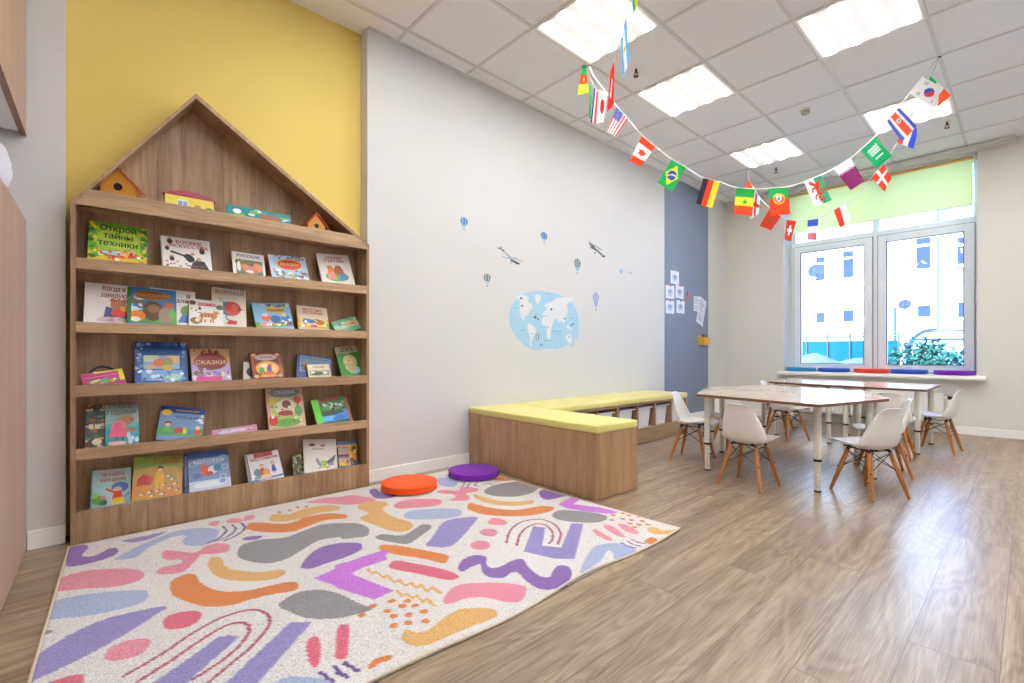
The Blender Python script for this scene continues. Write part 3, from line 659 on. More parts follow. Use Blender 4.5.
def p_cat(P):
    P.fill(P.a | True, '#7f9ec8'); P.rect(0, .85, 1, 1, '#4f6fae'); P.rect(0, 0, 1, .25, '#cdd6e6'); P.ell(.5, .74, .4, .1, '#9db4d8'); P.ell(.42, .5, .14, .13, '#d9542c'); P.ell(.58, .5, .12, .11, '#e9ecf2'); P.ell(.7, .54, .1, .09, '#3f86b8'); P.poly([(.3, .58), (.34, .7), (.44, .6)], '#d9542c'); P.ell(.5, .42, .08, .05, '#c7281f'); P.ell(.2, .38, .1, .08, '#5f7fb4'); P.ell(.5, .14, .4, .08, '#e8ecf4')
    for x, y in ((.82, .3), (.88, .55), (.12, .7), (.85, .8), (.8, .18)): P.ell(x, y, .09, .07, '#b9cbe6'); P.ell(x, y, .06, .045, '#7f9ec8')
def p_hrest(P):
    P.fill(P.a | True, '#e2e0e2'); P.rect(.2, .84, .8, 1, '#b8302c'); P.rect(.0, 0, 1, .06, '#4f7fc0'); figure(P, .38, .38, .2, '#f0c9a0', '#d6342a', '#b0502a', '#f0c9a0'); figure(P, .74, .42, .18, '#f0c9a0', '#2f5fb0', '#8a4a24', '#3f6fb0'); P.ell(.22, .3, .12, .14, '#6f7f88'); P.ell(.5, .26, .12, .12, '#d9a03a'); P.ell(.4, .1, .3, .08, '#e9c9a8'); P.ell(.2, .12, .12, .06, '#5fae9a')
def p_camo(P): P.fill(P.a | True, '#4a4a2c'); blobs(P, (50,), ['#8f8f4a', '#2a2c1c', '#b0a868', '#6a7038', '#c9c490'], (0, 0, 1, 1), (.03, .09))
def p_hopper(P):
    P.fill(P.a | True, '#dddad0'); P.ell(.26, .82, .1, .05, '#5f5a5a'); P.ell(.55, .78, .04, .03, '#b0402c'); P.ell(.62, .78, .03, .03, '#b0402c'); P.rect(.24, .66, .6, .69, '#7a6f9a'); P.ell(.58, .2, .1, .1, '#8fb04a'); P.ell(.42, .25, .05, .14, '#8a8f94', .4); P.poly([(.66, .24), (.98, .48), (.88, .22), (.7, .18)], '#4f5458'); P.line([(.5, .15), (.45, .02)], .025, '#4a5a34'); P.line([(.62, .12), (.7, .02)], .025, '#4a5a34'); P.ell(.8, .16, .1, .05, '#8c9094'); P.ell(.62, .08, .16, .04, '#a9b04c')
def p_redyel(P):
    P.fill(P.a | True, '#5f7f94'); P.rect(0, .45, .55, .8, '#b9a898'); P.rect(.55, .3, 1, .85, '#d9a92c'); P.rect(.0, .74, .55, .84, '#c8402c'); P.rect(0, .38, .55, .46, '#b0281f'); P.rect(0, 0, .6, .32, '#d9b08a'); figure(P, .2, .16, .12, '#f0c9a0', '#c8281e', '#2a2320'); P.ell(.22, .08, .14, .08, '#e9d22c'); figure(P, .45, .2, .1, '#f0c9a0', '#2f5fb0', '#2a2320'); P.rect(.62, 0, 1, .3, '#4a5a6a'); blobs(P, (20,), ['#5fa03a', '#c8402c', '#efe0c0', '#3a4a5a', '#e9c02c'], (.6, .05, .98, .95), (.03, .08)); P.rect(.0, .86, 1, 1, '#5f93b0')

# row, quad TL TR BR BL in photo pixels, layer, thickness, cover colour, painter, titles [(text, u, v, size, colour)], label
S_ = [
 (1, (88.7,220.7),(147,228.6),(147,265.2),(87,259.6), 0, .012, '#5f9a2c', p_tech, [('Открой\nтайны\nтехники', .5, .66, .2, '#33402a')], 'bright green picture book titled in dark letters, first on the uppermost book row', 'book'),
 (1, (160.2,234.7),(208.9,241.8),(213,272),(161.7,266.7), 0, .014, '#d9d4cc', p_martial, [('БОЕВЫЕ\nИСКУССТВА', .56, .78, .13, '#b5492c')], 'white martial arts book with black kicking figures on the uppermost book row', 'book'),
 (1, (231.4,251.1),(263.6,255.2),(265.8,276.6),(233.7,274), 0, .01, '#ded8d0', p_squirrel, [('РУССКИЕ', .5, .84, .15, '#4a4a8c')], 'small cream book with a red squirrel in a dark green picture', 'book'),
 (1, (267.6,254),(304.8,257.8),(310.1,280.6),(272,277.5), 0, .03, '#e06a1c', p_bluefairy, [('СКАЗКИ', .52, .6, .15, '#f0c860')], 'pale blue storybook with a red oval title and an orange spine', 'book'),
 (1, (315.7,252),(347.9,256.4),(355.8,285),(322.4,281.9), 0, .014, '#c8bfb2', p_bears, [('СКАЗКИ\nО ДРУЖБЕ', .5, .8, .11, '#b5492c')], 'cream book with two hugging bears on a green lawn, last on the uppermost book row', 'book'),
 (2, (85.1,282),(131,286.2),(131,324),(82.8,322.7), 0, .01, '#dad6d0', p_envy, [('Когда я\nзавидую', .62, .79, .17, '#8f3030')], 'white book about envy with a brown teddy bear in red, left on the second row', 'book'),
 (2, (127.5,287.5),(176,290),(176.4,324.8),(127,323.7), 2, .014, '#1f7a3a', p_animals, [('РАССКАЗЫ', .5, .8, .11, '#c98a3a')], 'blue and green forest animals book with a dotted green spine and an orange fox', 'book'),
 (2, (150,288.5),(195.5,291),(195,326),(150,324), 0, .01, '#dad6d0', p_anger, [('я\nзлюсь', .84, .76, .16, '#8f3030')], 'white book standing half hidden behind the blue forest animals book', 'book'),
 (2, (189.4,298.2),(222.3,302),(224,327),(187.9,325.2), 2, .012, '#cfcac0', p_tiger, [('ЖИВОТНЫЕ', .52, .82, .09, '#f0e0d0')], 'white book with a walking tiger and a red title bar', 'book'),
 (2, (211.4,287),(246,290.9),(246,327.1),(211.4,325), 0, .012, '#c4bba6', p_bird, [('ВОРОБЕЙ', .52, .88, .14, '#9a8f7c')], 'tall beige book with a round red bird wearing red boots', 'book'),
 (2, (251.6,302.3),(288.5,304),(295.2,328.8),(256,327), 0, .028, '#1f7a3a', p_stories, [('Сказки', .6, .7, .15, '#8f3a1c')], 'blue storybook with costumed animals and a dark green spine', 'book'),
 (2, (297,304.2),(325.9,309),(330,329.4),(297.5,328.3), 0, .012, '#e9d22c', p_merry, [('ВЕСЁЛЫЕ\nИСТОРИИ', .5, .75, .14, '#c8321f')], 'cream book with red slanted title above a crowded yellow picture', 'book'),
 (2, (330.5,318.5),(354.9,319.5),(364.0,330.5),(335,330.2), 0, .012, '#2f8a6a', p_hedge, [], 'green book sunk low behind the lip at the right end of the second row', 'book'),
 (3, (79,374.6),(122.8,368),(120.9,384.2),(79,385), 0, .02, '#8a2a5a', p_pinkcase, [], 'pink carry-case book with yellow edge and dark blue handle', 'book'),
 (3, (134.8,341.3),(186.5,342.7),(188.4,382.3),(134.6,383.8), 0, .016, '#1f4a8c', p_bluefolk, [], 'large dark blue picture book with folk tale scenes', 'book'),
 (3, (190.5,348),(227.6,349.4),(232.8,380.1),(191.5,381.9), 0, .014, '#b07a4a', p_tales, [('СКАЗКИ', .5, .56, .16, '#e9c98a')], 'gold and lilac storybook with a dark red oval title', 'book'),
 (3, (243.4,361.7),(258,363),(258,379),(243,379.5), 0, .01, '#b9b4ac', p_small, [], 'little white and black book peeping out behind the ornate brown one', 'book'),
 (3, (249.5,352),(279.7,352.4),(285.5,378),(253,379.8), 2, .022, '#8a3a1c', p_brown, [('СКАЗКИ', .5, .8, .09, '#7a4a3a')], 'ornate red-brown storybook with a golden round picture and orange spine', 'book'),
 (3, (297.3,353.4),(332,358.5),(331.2,376.2),(296,377.1), 0, .016, '#26386f', p_bluesea, [], 'dull blue book leaning behind a smaller cream one on the third row', 'book'),
 (3, (306.2,362.5),(329.4,366.1),(331.2,376.2),(309.2,377.1), 2, .01, '#c9bfa4', p_cream, [('РАССКАЗЫ', .5, .76, .13, '#a8402c')], 'small cream book with a green landscape in front of the dull blue book', 'book'),
 (3, (333.8,346.7),(356.3,346.4),(365,374.8),(342,375.7), 0, .012, '#2f8a30', p_soup, [('СУП', .5, .88, .18, '#24602a')], 'green and beige soup book at the right end of the third row', 'book'),
 (4, (86,405.2),(105,404.5),(104.5,446.9),(84.4,448.6), 0, .012, '#2f3a38', p_collage, [], 'dark book with orange and teal collage strips beside the teal book', 'book'),
 (4, (105,404.5),(138.5,404),(139.2,443.4),(105,446.9), 2, .014, '#2f6f70', p_oldman, [('СТАРИК-\nГОДОВИК', .5, .86, .14, '#8a4428')], 'teal book with an animal in a pink dress', 'book'),
 (4, (162.6,404),(205.2,410.6),(201.2,436.8),(154.2,441.5), 0, .014, '#27458a', p_read, [('ЧТЕНИЯ', .6, .62, .14, '#22346f'), ('РАССКАЗЫ ДЛЯ', .6, .87, .07, '#e9c02a')], 'blue and green reading book with a yellow sun and tilted pose', 'book'),
 (4, (212,430.2),(256,424),(260.5,430.5),(214,436), 0, .012, '#a05a80', p_pink, [], 'pink book sunk low behind the lip in the middle of the fourth row', 'book'),
 (4, (265.4,388.2),(301.3,387.2),(306.4,426.1),(268.5,429.2), 0, .016, '#b5705a', p_bigtale, [('СКАЗКИ', .5, .88, .1, '#e9ecec')], 'tallest storybook on the fourth row with a grey oval title and a bright meadow', 'book'),
 (4, (310,398.5),(343.3,397.4),(350.5,421),(317.7,424.1), 2, .014, '#4fc02a', p_lake, [], 'lake landscape book with a bright green spine', 'book'),
 (4, (331,397),(347,398),(352.5,419),(338,421), 0, .01, '#a05a3c', p_orangeb, [], 'orange-brown book behind the lake landscape book', 'book'),
 (5, (91,470.8),(131.4,467.3),(130.3,502.9),(90,509.9), 0, .012, '#6fa8a6', p_neznaika, [('НЕЗНАЙКА\nи его друзья', .55, .78, .14, '#b5281f')], 'pale teal book with a blue-hatted boy and red title, first on the bottom row', 'book'),
 (5, (134.5,455.1),(183,456.8),(181.3,495),(130.7,503), 2, .012, '#8fa04a', p_seagull, [('В ГОСТЯХ\nУ СКАЗКИ', .66, .87, .09, '#b5481c')], 'green and orange book with a figure in yellow among white gulls', 'book'),
 (5, (184,453.2),(200,452),(202,492),(183,496), 0, .01, '#2a6fa8', p_bluesea, [], 'blue book edge showing behind the snowy cat book', 'book'),
 (5, (187.5,453.7),(227.4,449.3),(232,486),(188.7,493), 2, .014, '#3f5f9a', p_cat, [('КОТОФЕЙ', .5, .74, .12, '#f0f3fa')], 'frosty blue book with an orange and white cat face', 'book'),
 (5, (243.5,455.5),(262,452),(266,480),(249,483), 0, .012, '#3a4658', p_small, [], 'dark-edged book pressed behind the white reader with two children', 'book'),
 (5, (246.9,454.2),(277.3,450.8),(284.9,476.8),(252,482.5), 2, .012, '#b9b4ba', p_hrest, [('ХРЕСТОМАТИЯ', .5, .76, .12, '#b5281f')], 'white reader with two drawn children and a red title band', 'book'),
 (5, (293,459.6),(306,449),(309,473),(294.5,475.4), 0, .01, '#3a3a24', p_camo, [], 'olive mottled book tilted behind the white grasshopper book', 'book'),
 (5, (303.3,439.5),(335.5,438.9),(337.6,468.2),(303.7,473.9), 2, .012, '#c4c0b6', p_hopper, [], 'white book with a small drawn grasshopper on the bottom row', 'book'),
 (5, (337.5,441.5),(356,440.5),(358.7,464.5),(338.6,468.2), 0, .012, '#3a4a64', p_redyel, [('АЗБУКА', .3, .79, .13, '#fff0e0')], 'red, yellow and blue patchwork book at the right end of the bottom row', 'book'),
]
SB = {1: 1.268, 2: .978, 3: .686, 4: .397, 5: .076}
for (row, TL, TR, BR, BL, layer, th, cov, pf, titles, label, cat) in S_:
    zs = SB[row]+.001; X0 = .030+layer*.013
    h = .22; l = .3
    for it in range(4):
        n = (math.cos(l), 0, math.sin(l)); p0 = (X0, 0, zs)
        up = Vector((-math.sin(l), 0, math.cos(l)))
        q = [onplane(*c, p0, n) for c in (TL, TR, BR, BL)]
        uv = [Vector((c.y, (c-Vector(p0)).dot(up))) for c in q]
        w = ((uv[1]-uv[0]).length+(uv[2]-uv[3]).length)/2
        e2 = ((uv[0]-uv[3])+(uv[1]-uv[2])).normalized(); 
        e2 = Vector((e2.x*.9, e2.y)).normalized()
        if abs(TL[1]-BL[1]) < .4*abs(TR[0]-TL[0]): q1 = (uv[1]-uv[0]).normalized(); e2 = Vector((-q1.y, q1.x))
        e1 = Vector((e2.y, -e2.x)); T = (uv[0]+uv[1])/2
        h = (T.y-abs(e1.y)*w/2-.001)/e2.y
        # the foot of the back board must clear the shelf as well
        l = math.asin(max(.1, min(.42, (X0-th-.004+.086)/max(T.y+.01, .12)*.93)))
    lift = th*math.sin(l)
    U = Vector((0, e1.x, 0))+up*e1.y; V = Vector((0, e2.x, 0))+up*e2.y; N = Vector(n)
    org = Vector(p0)+Vector((0, T.x, 0))+up*T.y-V*h
    hid = max(.0, min(.55, ((uv[2].y+uv[3].y)/2)/T.y))
    B = Matrix(((U.x, V.x, N.x, org.x), (U.y, V.y, N.y, org.y), (U.z, V.z, N.z, org.z), (0, 0, 0, 1)))
    t = empty('book'); t.matrix_world = B; tag(t, label, cat, 'books standing on the bookcase shelves')
    c = ink(cov); hw = w/2
    bm = BM(); box(bm, -hw, 0, -.0016, hw, h, 0); box(bm, -hw, 0, -th, hw, h, -th+.0016); box(bm, -hw, 0, -th+.0016, -hw+.0016, h, -.0016)
    obj('cover', bm, c, t)
    bm = BM(); box(bm, -hw+.0018, .003, -th+.0018, hw-.003, h-.003, -.0018); obj('page_block', bm, 'paper', t)
    RNG.seed(hash_ := sum(ord(ch) for ch in label))
    nu = max(30, int(w/.0022)); nv = max(30, int(h/.0022))
    grid_obj('cover_art', nu, nv, lambda u, v: ((u-.5)*(w-.001), .0005+v*(h-.001), np.full(u.shape, .0004)), (lambda P, pf=pf, hid=hid: (setattr(P, 'V', (P.V-hid)/(1-hid)), pf(P))), 'printed_gloss', t)
    for k, (s, u, v, sz, col) in enumerate(titles):
        L = max(len(x) for x in s.split('\n'))
        size = sz*h*(1-hid)*1.05; xs = min(1.1, (.8 if u < .6 else .62)*w/(L*size*.64))
        text_mesh('title', s, ink(col), size, t, Matrix.Translation(((u-.5)*w, (hid+v*(1-hid))*h, .0009)), xs=xs, bold=0, ext=.0003)
    if 'carry-case' in label:
        bm = BM(); path(bm, [( -hw*.7+hw*1.4*i/10, h-.004+.032*math.sin(PI*i/10), -th/2) for i in range(11)], .005, 8); obj('carry_handle', bm, 'navy', t) if 'navy' in MATS else (plain('navy', '#1d2a5c', .4), obj('carry_handle', bm, 'navy', t))

# things on the top ledge
LZ = 1.570
def birdhouse(px, w, rz, label, dx):
    p = onX(*px, dx)
    t = empty('birdhouse', (dx, p.y, LZ), rz, label, 'birdhouse', 'birdhouses on the top ledge of the bookcase')
    d = w*.7; h = w*.76; ph = w*.56
    bm = BM(); prism(bm, [(-w/2, 0), (w/2, 0), (w/2, h), (0, h+ph), (-w/2, h)], -d/2, d/2, 'X'); obj('body', bm, 'birdhouse_wood', t)
    for s in (-1, 1):
        bm = BM(); a = (s*(w/2+.016), h-.014*1.0); b = (0, h+ph+.004); prism(bm, [a, b, (0, b[1]+.008), (a[0], a[1]+.008)], -d/2-.012, d/2+.012, 'X'); obj('roof_board', bm, 'roof_red', t)
    bm = BM(); tube(bm, (d/2-.001, 0, h*.92), (d/2+.0015, 0, h*.92), w*.13, seg=24); obj('entrance_hole', bm, 'black_rubber', t)
    bm = BM(); tube(bm, (d/2, 0, h*.28), (d/2+.018, 0, h*.28), .003); obj('perch', bm, 'birdhouse_wood', t)
    bm = BM(); path(bm, [(0, -.02*math.cos(a), h+ph+.004+.04*math.sin(a)) for a in np.linspace(0, PI, 9)], .0012, 6); obj('hanging_loop', bm, 'roof_red', t)
plain('birdhouse_wood', '#dc9a3c', .5); plain('roof_red', '#c8502c', .5)
birdhouse((121, 190), .135, -.3, 'orange birdhouse with a red roof at the left end of the top ledge', -.01)
birdhouse((314, 224), .108, .05, 'smaller orange birdhouse under the right roof slope of the bookcase', .0)

def ledge_board(name, quad, pf, th, cov, label, cat, shape=None, lean=.12, X0=.03):
    n = (math.cos(lean), 0, math.sin(lean)); p0 = (X0, 0, LZ+.001); up = Vector((-math.sin(lean), 0, math.cos(lean)))
    q = [onplane(*c, p0, n) for c in quad]
    y0 = (q[0].y+q[3].y)/2; y1 = (q[1].y+q[2].y)/2; w = y1-y0; h = (((q[0]-Vector(p0)).dot(up))+((q[1]-Vector(p0)).dot(up)))/2
    org = Vector((X0, (y0+y1)/2, LZ+.001)); U = Vector((0, 1, 0)); N = Vector(n)
    B = Matrix(((U.x, up.x, N.x, org.x), (U.y, up.y, N.y, org.y), (U.z, up.z, N.z, org.z), (0, 0, 0, 1)))
    t = empty(name); t.matrix_world = B; tag(t, label, cat)
    return t, w, h
t, w, h = ledge_board('toy_house', ((165, 194), (213.8, 200.7), (213.8, 210.4), (165, 201.6)), None, .03, '', 'flat yellow toy house with a crimson roof, window and green bushes on the top ledge', 'toy')
def p_house(P):
    P.fill(P.a | True, '#e9cf3c'); P.ell(.1, .25, .1, .3, '#3f8a34'); P.ell(.9, .3, .11, .35, '#2f7a3a'); P.rect(.24, .2, .46, .8, '#eef0f0'); P.rect(.26, .25, .34, .75, '#7f9ab8'); P.rect(.36, .25, .44, .75, '#7f9ab8'); P.rect(.6, 0, .72, .7, '#b5862c')
bm = BM(); box(bm, -w/2, 0, -.03, w/2, h, 0, bevel=.001); obj('house_body', bm, ink('#e0c43a'), t)
grid_obj('painted_front', 80, 40, lambda u, v: ((u-.5)*w*.995, v*h*.99, np.full(u.shape, .0005)), p_house, 'printed_gloss', t)
bm = BM(); prism(bm, [(-w/2-.008, h), (w/2+.008, h), (w*.42, h+.014), (w*.1, h+.03), (-w*.1, h+.03), (-w*.42, h+.014)], -.034, .004, 'Z'); obj('roof', bm, ink('#a8304c'), t)
t, w, h = ledge_board('picture_board', ((225.5, 203), (289, 216), (292.5, 223.2), (227.6, 212.7)), None, .012, '', 'long turquoise board with green islands leaning on the top ledge', 'picture board')
def p_isl(P):
    P.fill(P.a | True, '#1f8a94'); blobs(P, (26,), ['#6fc23a', '#3f9a3f', '#dfeef0', '#2aa0b0'], (.05, .05, .95, .9), (.03, .09)); P.rect(.5, .55, .82, .8, '#a06a4a'); P.ell(.15, .75, .06, .12, '#e9f0f0')
RNG.seed(4)
bm = BM(); box(bm, -w/2, 0, -.012, w/2, h, 0, bevel=.001); obj('board', bm, ink('#156a78'), t)
grid_obj('printed_front', 130, 40, lambda u, v: ((u-.5)*w*.995, v*h*.99, np.full(u.shape, .0005)), p_isl, 'printed_gloss', t)

# ================================================================== RUG
RX0, RX1, RY0, RY1 = .115, 1.838, -.035, 2.196
def cropA(x, y): return (20+x/3.0118, 460+y/3.0118)
def cropB(x, y): return (340+x/2.811, 440+y/2.811)
def floorpt(p): q = onZ(p[0], p[1], .012); return (q.x, q.y)
PUR, PINK, BLU, LIL, GRY, ORA, TAN, MAG, ROSE, DK, RED = '#8862b0', '#ee90a2', '#abb8dc', '#948ac8', '#8e8c8e', '#e2812a', '#e6b466', '#cc74dc', '#e2647e', '#64408a', '#b0385c'
SHAPES = [
 ('A', PUR, [(125,262),(190,262),(172,290),(215,290),(262,268),(288,268),(285,285),(230,305),(160,320),(125,318)]),
 ('A', PINK, [(105,392),(108,362),(160,342),(230,330),(330,327),(370,338),(365,358),(300,378),(200,385)]),
 ('A', BLU, [(92,470),(95,430),(170,408),(260,395),(370,390),(388,402),(375,425),(310,445),(230,462),(150,470)]),
 ('A', LIL, [(40,665),(38,655),(48,620),(95,575),(200,505),(300,465),(440,438),(400,470),(330,520),(230,580),(110,640)]),
 ('A', ROSE, [(430,488),(445,468),(490,455),(535,453),(545,470),(520,495),(470,508),(435,505)]),
 ('A', PINK, [(285,575),(300,552),(350,535),(395,535),(400,550),(375,580),(320,594),(288,590)]),
 ('A', ROSE, [(115,672),(150,648),(200,632),(235,628),(243,645),(225,665),(200,685),(130,690)]),
 ('A', BLU, [(283,300),(330,272),(400,240),(470,215),(540,205),(595,210),(590,235),(560,255),(500,257),(490,240),(500,228),(460,232),(390,262),(350,292)]),
 ('A', LIL, [(305,243),(380,228),(440,215),(400,235),(345,248)]),
 ('A', PINK, [(425,285),(440,272),(480,275),(530,278),(560,258),(600,250),(630,256),(625,275),(580,282),(545,285),(530,300),(500,330),(460,342),(410,340),(430,322),(480,312),(485,300),(440,300)]),
 ('A', TAN, [(565,315),(575,293),(605,292),(615,312),(640,328),(720,335),(790,328),(797,342),(760,358),(690,363),(620,358),(580,340)]),
 ('A', ORA, [(452,385),(460,360),(500,342),(530,345),(545,368),(600,392),(680,392),(760,375),(820,365),(838,375),(825,392),(750,405),(690,420),(640,435),(560,440),(490,420),(460,405)]),
 ('A', GRY, [(655,275),(670,255),(720,240),(800,232),(860,210),(920,192),(1010,190),(1050,205),(1040,225),(960,232),(900,242),(850,270),(800,298),(740,310),(690,303),(660,292)]),
 ('A', ORA, [(683,198),(700,188),(760,190),(810,190),(860,172),(920,160),(980,163),(980,175),(920,180),(870,198),(820,215),(740,217),(690,210)]),
 ('A', TAN, [(752,175),(765,162),(810,162),(860,145),(920,135),(960,138),(955,150),(900,158),(860,172),(800,184),(760,184)]),
 ('A', PINK, [(865,127),(930,112),(1020,108),(1068,115),(1060,127),(990,133),(930,130)]),
 ('A', PUR, [(848,315),(865,290),(900,265),(960,250),(1020,250),(1030,265),(1000,285),(930,308),(880,325),(852,325)]),
 ('A', GRY, [(780,435),(830,400),(890,390),(950,398),(1020,430),(1060,448),(1010,465),(940,478),(860,475),(810,455)]),
 ('A', ROSE, [(862,560),(870,538),(890,532),(903,545),(905,600),(888,628),(870,610)]),
 ('A', ROSE, [(950,570),(955,510),(970,495),(990,500),(992,540),(985,590),(965,600),(950,595)]),
 ('A', BLU, [(770,672),(800,655),(850,652),(930,665),(940,690),(780,690)]),
 ('A', PINK, [(620,185),(640,175),(672,180),(660,188),(630,190)]), ('A', PINK, [(570,190),(600,182),(595,196),(575,198)]), ('A', PINK, [(675,172),(695,164),(708,170),(695,180),(676,182)]),
 ('A', ORA, [(830,140),(838,137),(842,143),(835,146)]), ('A', ORA, [(775,156),(783,152),(788,157),(780,160)]), ('A', ORA, [(806,150),(814,147),(818,152),(810,155)]), ('A', ORA, [(858,138),(866,136),(868,141),(860,143)]),
 ('A', PUR, [(668,238),(690,230),(728,228),(720,236),(690,242)]),
 ('A', GRY, [(85,515),(100,503),(135,503),(115,512)]),
 ('B', PUR, [(82,142),(100,136),(118,150),(160,152),(150,160),(120,164),(95,160)]),
 ('B', PINK, [(0,160),(40,154),(68,160),(60,172),(25,178),(0,177)]),
 ('B', PINK, [(152,183),(175,170),(220,165),(275,166),(285,175),(265,185),(210,190),(165,192)]),
 ('B', TAN, [(48,188),(75,172),(115,172),(135,178),(120,195),(150,215),(195,230),(205,245),(180,258),(140,255),(100,240),(55,220),(80,205)]),
 ('B', GRY, [(0,240),(50,245),(80,258),(75,270),(40,275),(0,275)]),
 ('B', BLU, [(180,210),(200,198),(260,193),(325,193),(343,202),(330,215),(280,222),(215,224),(185,220)]),
 ('B', GRY, [(100,272),(120,265),(175,268),(210,250),(230,238),(255,240),(252,252),(220,275),(190,292),(150,288),(110,280)]),
 ('B', LIL, [(242,295),(258,275),(290,232),(330,220),(384,216),(375,235),(330,285),(300,300),(270,300)]),
 ('B', PINK, [(415,232),(425,220),(450,220),(470,230),(460,238),(430,238)]), ('B', PINK, [(392,260),(405,250),(430,250),(443,260),(430,270),(405,268)]), ('B', PINK, [(366,295),(380,284),(410,284),(423,295),(410,306),(380,306)]),
 ('B', ORA, [(111,300),(120,294),(170,298),(240,310),(300,322),(303,335),(290,345),(230,332),(160,322),(115,310)]),
 ('B', ROSE, [(138,350),(160,338),(220,348),(290,362),(333,378),(325,390),(290,390),(220,375),(150,362)]),
 ('B', PINK, [(290,455),(300,430),(325,408),(380,400),(460,400),(515,408),(522,425),(505,448),(470,452),(400,440),(350,445),(310,458)]),
 ('B', PUR, [(332,360),(345,335),(380,322),(410,328),(412,348),(430,358),(455,352),(490,335),(515,335),(530,355),(560,380),(590,385),(600,365),(615,352),(640,355),(655,372),(648,400),(610,418),(570,420),(530,400),(500,372),(480,372),(460,385),(425,385),(400,370),(395,348),(370,355),(345,368)]),
 ('B', TAN, [(172,550),(185,532),(215,540),(245,535),(270,515),(310,485),(350,472),(420,470),(440,485),(420,500),(370,520),(300,555),(240,580),(200,578),(178,565)]),
 ('B', ORA, [(82,640),(95,622),(125,610),(150,608),(145,620),(110,635),(90,648)]),
 ('B', GRY, [(405,142),(430,128),(480,118),(530,115),(560,125),(545,145),(500,157),(450,158),(415,152)]),
 ('B', ORA, [(432,112),(455,100),(480,98),(500,106),(470,114)]),
 ('B', TAN, [(375,152),(400,158),(450,170),(500,172),(542,168),(540,178),(490,184),(430,180),(385,165)]),
 ('B', ORA, [(358,185),(365,176),(390,182),(440,192),(500,195),(560,185),(600,188),(590,200),(530,212),(460,213),(400,208),(362,195)]),
 ('B', PINK, [(272,145),(290,140),(330,142),(345,132),(385,135),(385,143),(355,150),(365,160),(355,170),(320,170),(305,168),(325,160),(318,152),(290,150)]),
 ('B', BLU, [(272,112),(290,106),(325,112),(330,125),(315,132),(285,128)]),
 ('B', PUR, [(560,145),(575,138),(605,140),(640,152),(620,160),(585,167),(565,160)]),
 ('B', GRY, [(597,208),(620,197),(680,200),(740,210),(750,222),(720,232),(650,230),(605,220)]),
 ('B', PINK, [(710,258),(715,250),(735,260),(765,278),(760,283),(735,275)]), ('B', PINK, [(742,245),(750,238),(770,245),(800,268),(795,274),(770,265)]), ('B', PINK, [(782,240),(790,235),(815,243),(838,258),(830,264),(805,258)]),
 ('B', BLU, [(680,380),(690,340),(715,300),(760,290),(800,292),(830,305),(800,325),(775,335),(765,315),(750,312),(735,345),(705,368)]),
 ('B', TAN, [(862,250),(880,245),(915,255),(943,252),(940,262),(905,265),(875,262)]), ('B', ORA, [(853,280),(870,272),(888,278),(870,288),(855,286)]),
]
STRAIGHT = [
 ('A', LIL, [(405,672),(440,665),(660,530),(600,530)]), ('A', LIL, [(380,690),(480,690),(658,535),(625,525)]),
 ('A', LIL, [(600,690),(700,690),(880,488),(815,488)]),
 ('A', MAG, [(885,355),(1030,290),(1100,270),(1110,282),(985,348),(1045,375),(1030,408)]),
 ('B', MAG, [(-15,352),(85,322),(130,326),(133,335),(25,372),(152,422),(95,448),(-10,415)]),
 ('B', LIL, [(516,312),(543,242),(577,246),(568,296),(622,302),(650,234),(684,236),(660,334),(600,332)]),
 ('B', MAG, [(612,180),(655,158),(675,166),(655,180),(735,190),(782,202),(765,208),(700,202),(640,192)]),
]
LINES = [
 ('A', RED, 5, [(340,640),(420,590),(520,520),(620,468),(700,450),(745,465),(748,500),(700,560),(640,610),(570,668)]),
 ('A', RED, 5, [(365,668),(440,615),(540,545),(620,498),(675,490),(690,515),(660,560),(600,610),(525,658)]),
 ('B', RED, 3, [(468,288),(478,255),(510,230),(560,222),(600,235),(620,262),(612,292)]),
 ('B', RED, 3, [(497,295),(508,262),(535,240),(570,236),(595,255),(597,278),(587,290)]),
 ('A', DK, 3, [(565,250),(600,235),(622,212),(610,200)]), ('A', DK, 3, [(585,246),(630,228),(650,207),(640,195)]), ('A', DK, 3, [(615,243),(655,225),(677,205),(665,190)]),
 ('B', DK, 2.5, [(350,120),(345,130),(335,132)]), ('B', DK, 2.5, [(368,120),(358,130),(362,134)]), ('B', DK, 2.5, [(388,118),(378,126),(390,130)]), ('B', DK, 2.5, [(400,125),(420,122),(430,126)]),
 ('A', DK, 6, [(905,640),(925,655),(945,672)]), ('A', DK, 6, [(945,622),(965,640),(990,658)]), ('A', DK, 6, [(980,610),(1000,625),(1024,640)]),
 ('B', DK, 2.5, [(790,288),(810,298),(828,300)]), ('B', DK, 2.5, [(805,283),(822,292),(840,295)]), ('B', DK, 2.5, [(818,278),(835,286),(852,288)]),
 ('B', DK, 5, [(-8,655),(10,665),(25,672)]), ('B', DK, 5, [(12,630),(35,640),(50,652)]),
]
ZIG = [('B', TAN, 2.6, [(78,362),(92,376),(100,368),(125,388),(132,380),(155,400),(165,392),(185,408),(200,400),(215,415),(228,405),(245,425),(258,412),(282,428)]),
       ('B', TAN, 2.6, [(160,422),(175,438),(188,430),(205,445),(215,435),(235,455),(245,445),(265,465)])]
DOTS = [('B', ORA, [(93,466),(61,491),(146,451),(133,480),(150,494),(176,466),(190,451),(211,464),(193,490),(192,513),(150,521),(236,481),(240,508)], 9),
        ('B', ORA, [(768,211),(795,206),(765,225),(795,222),(812,212),(820,225),(842,216),(850,228),(865,238),(840,238),(815,235),(828,245)], 5)]
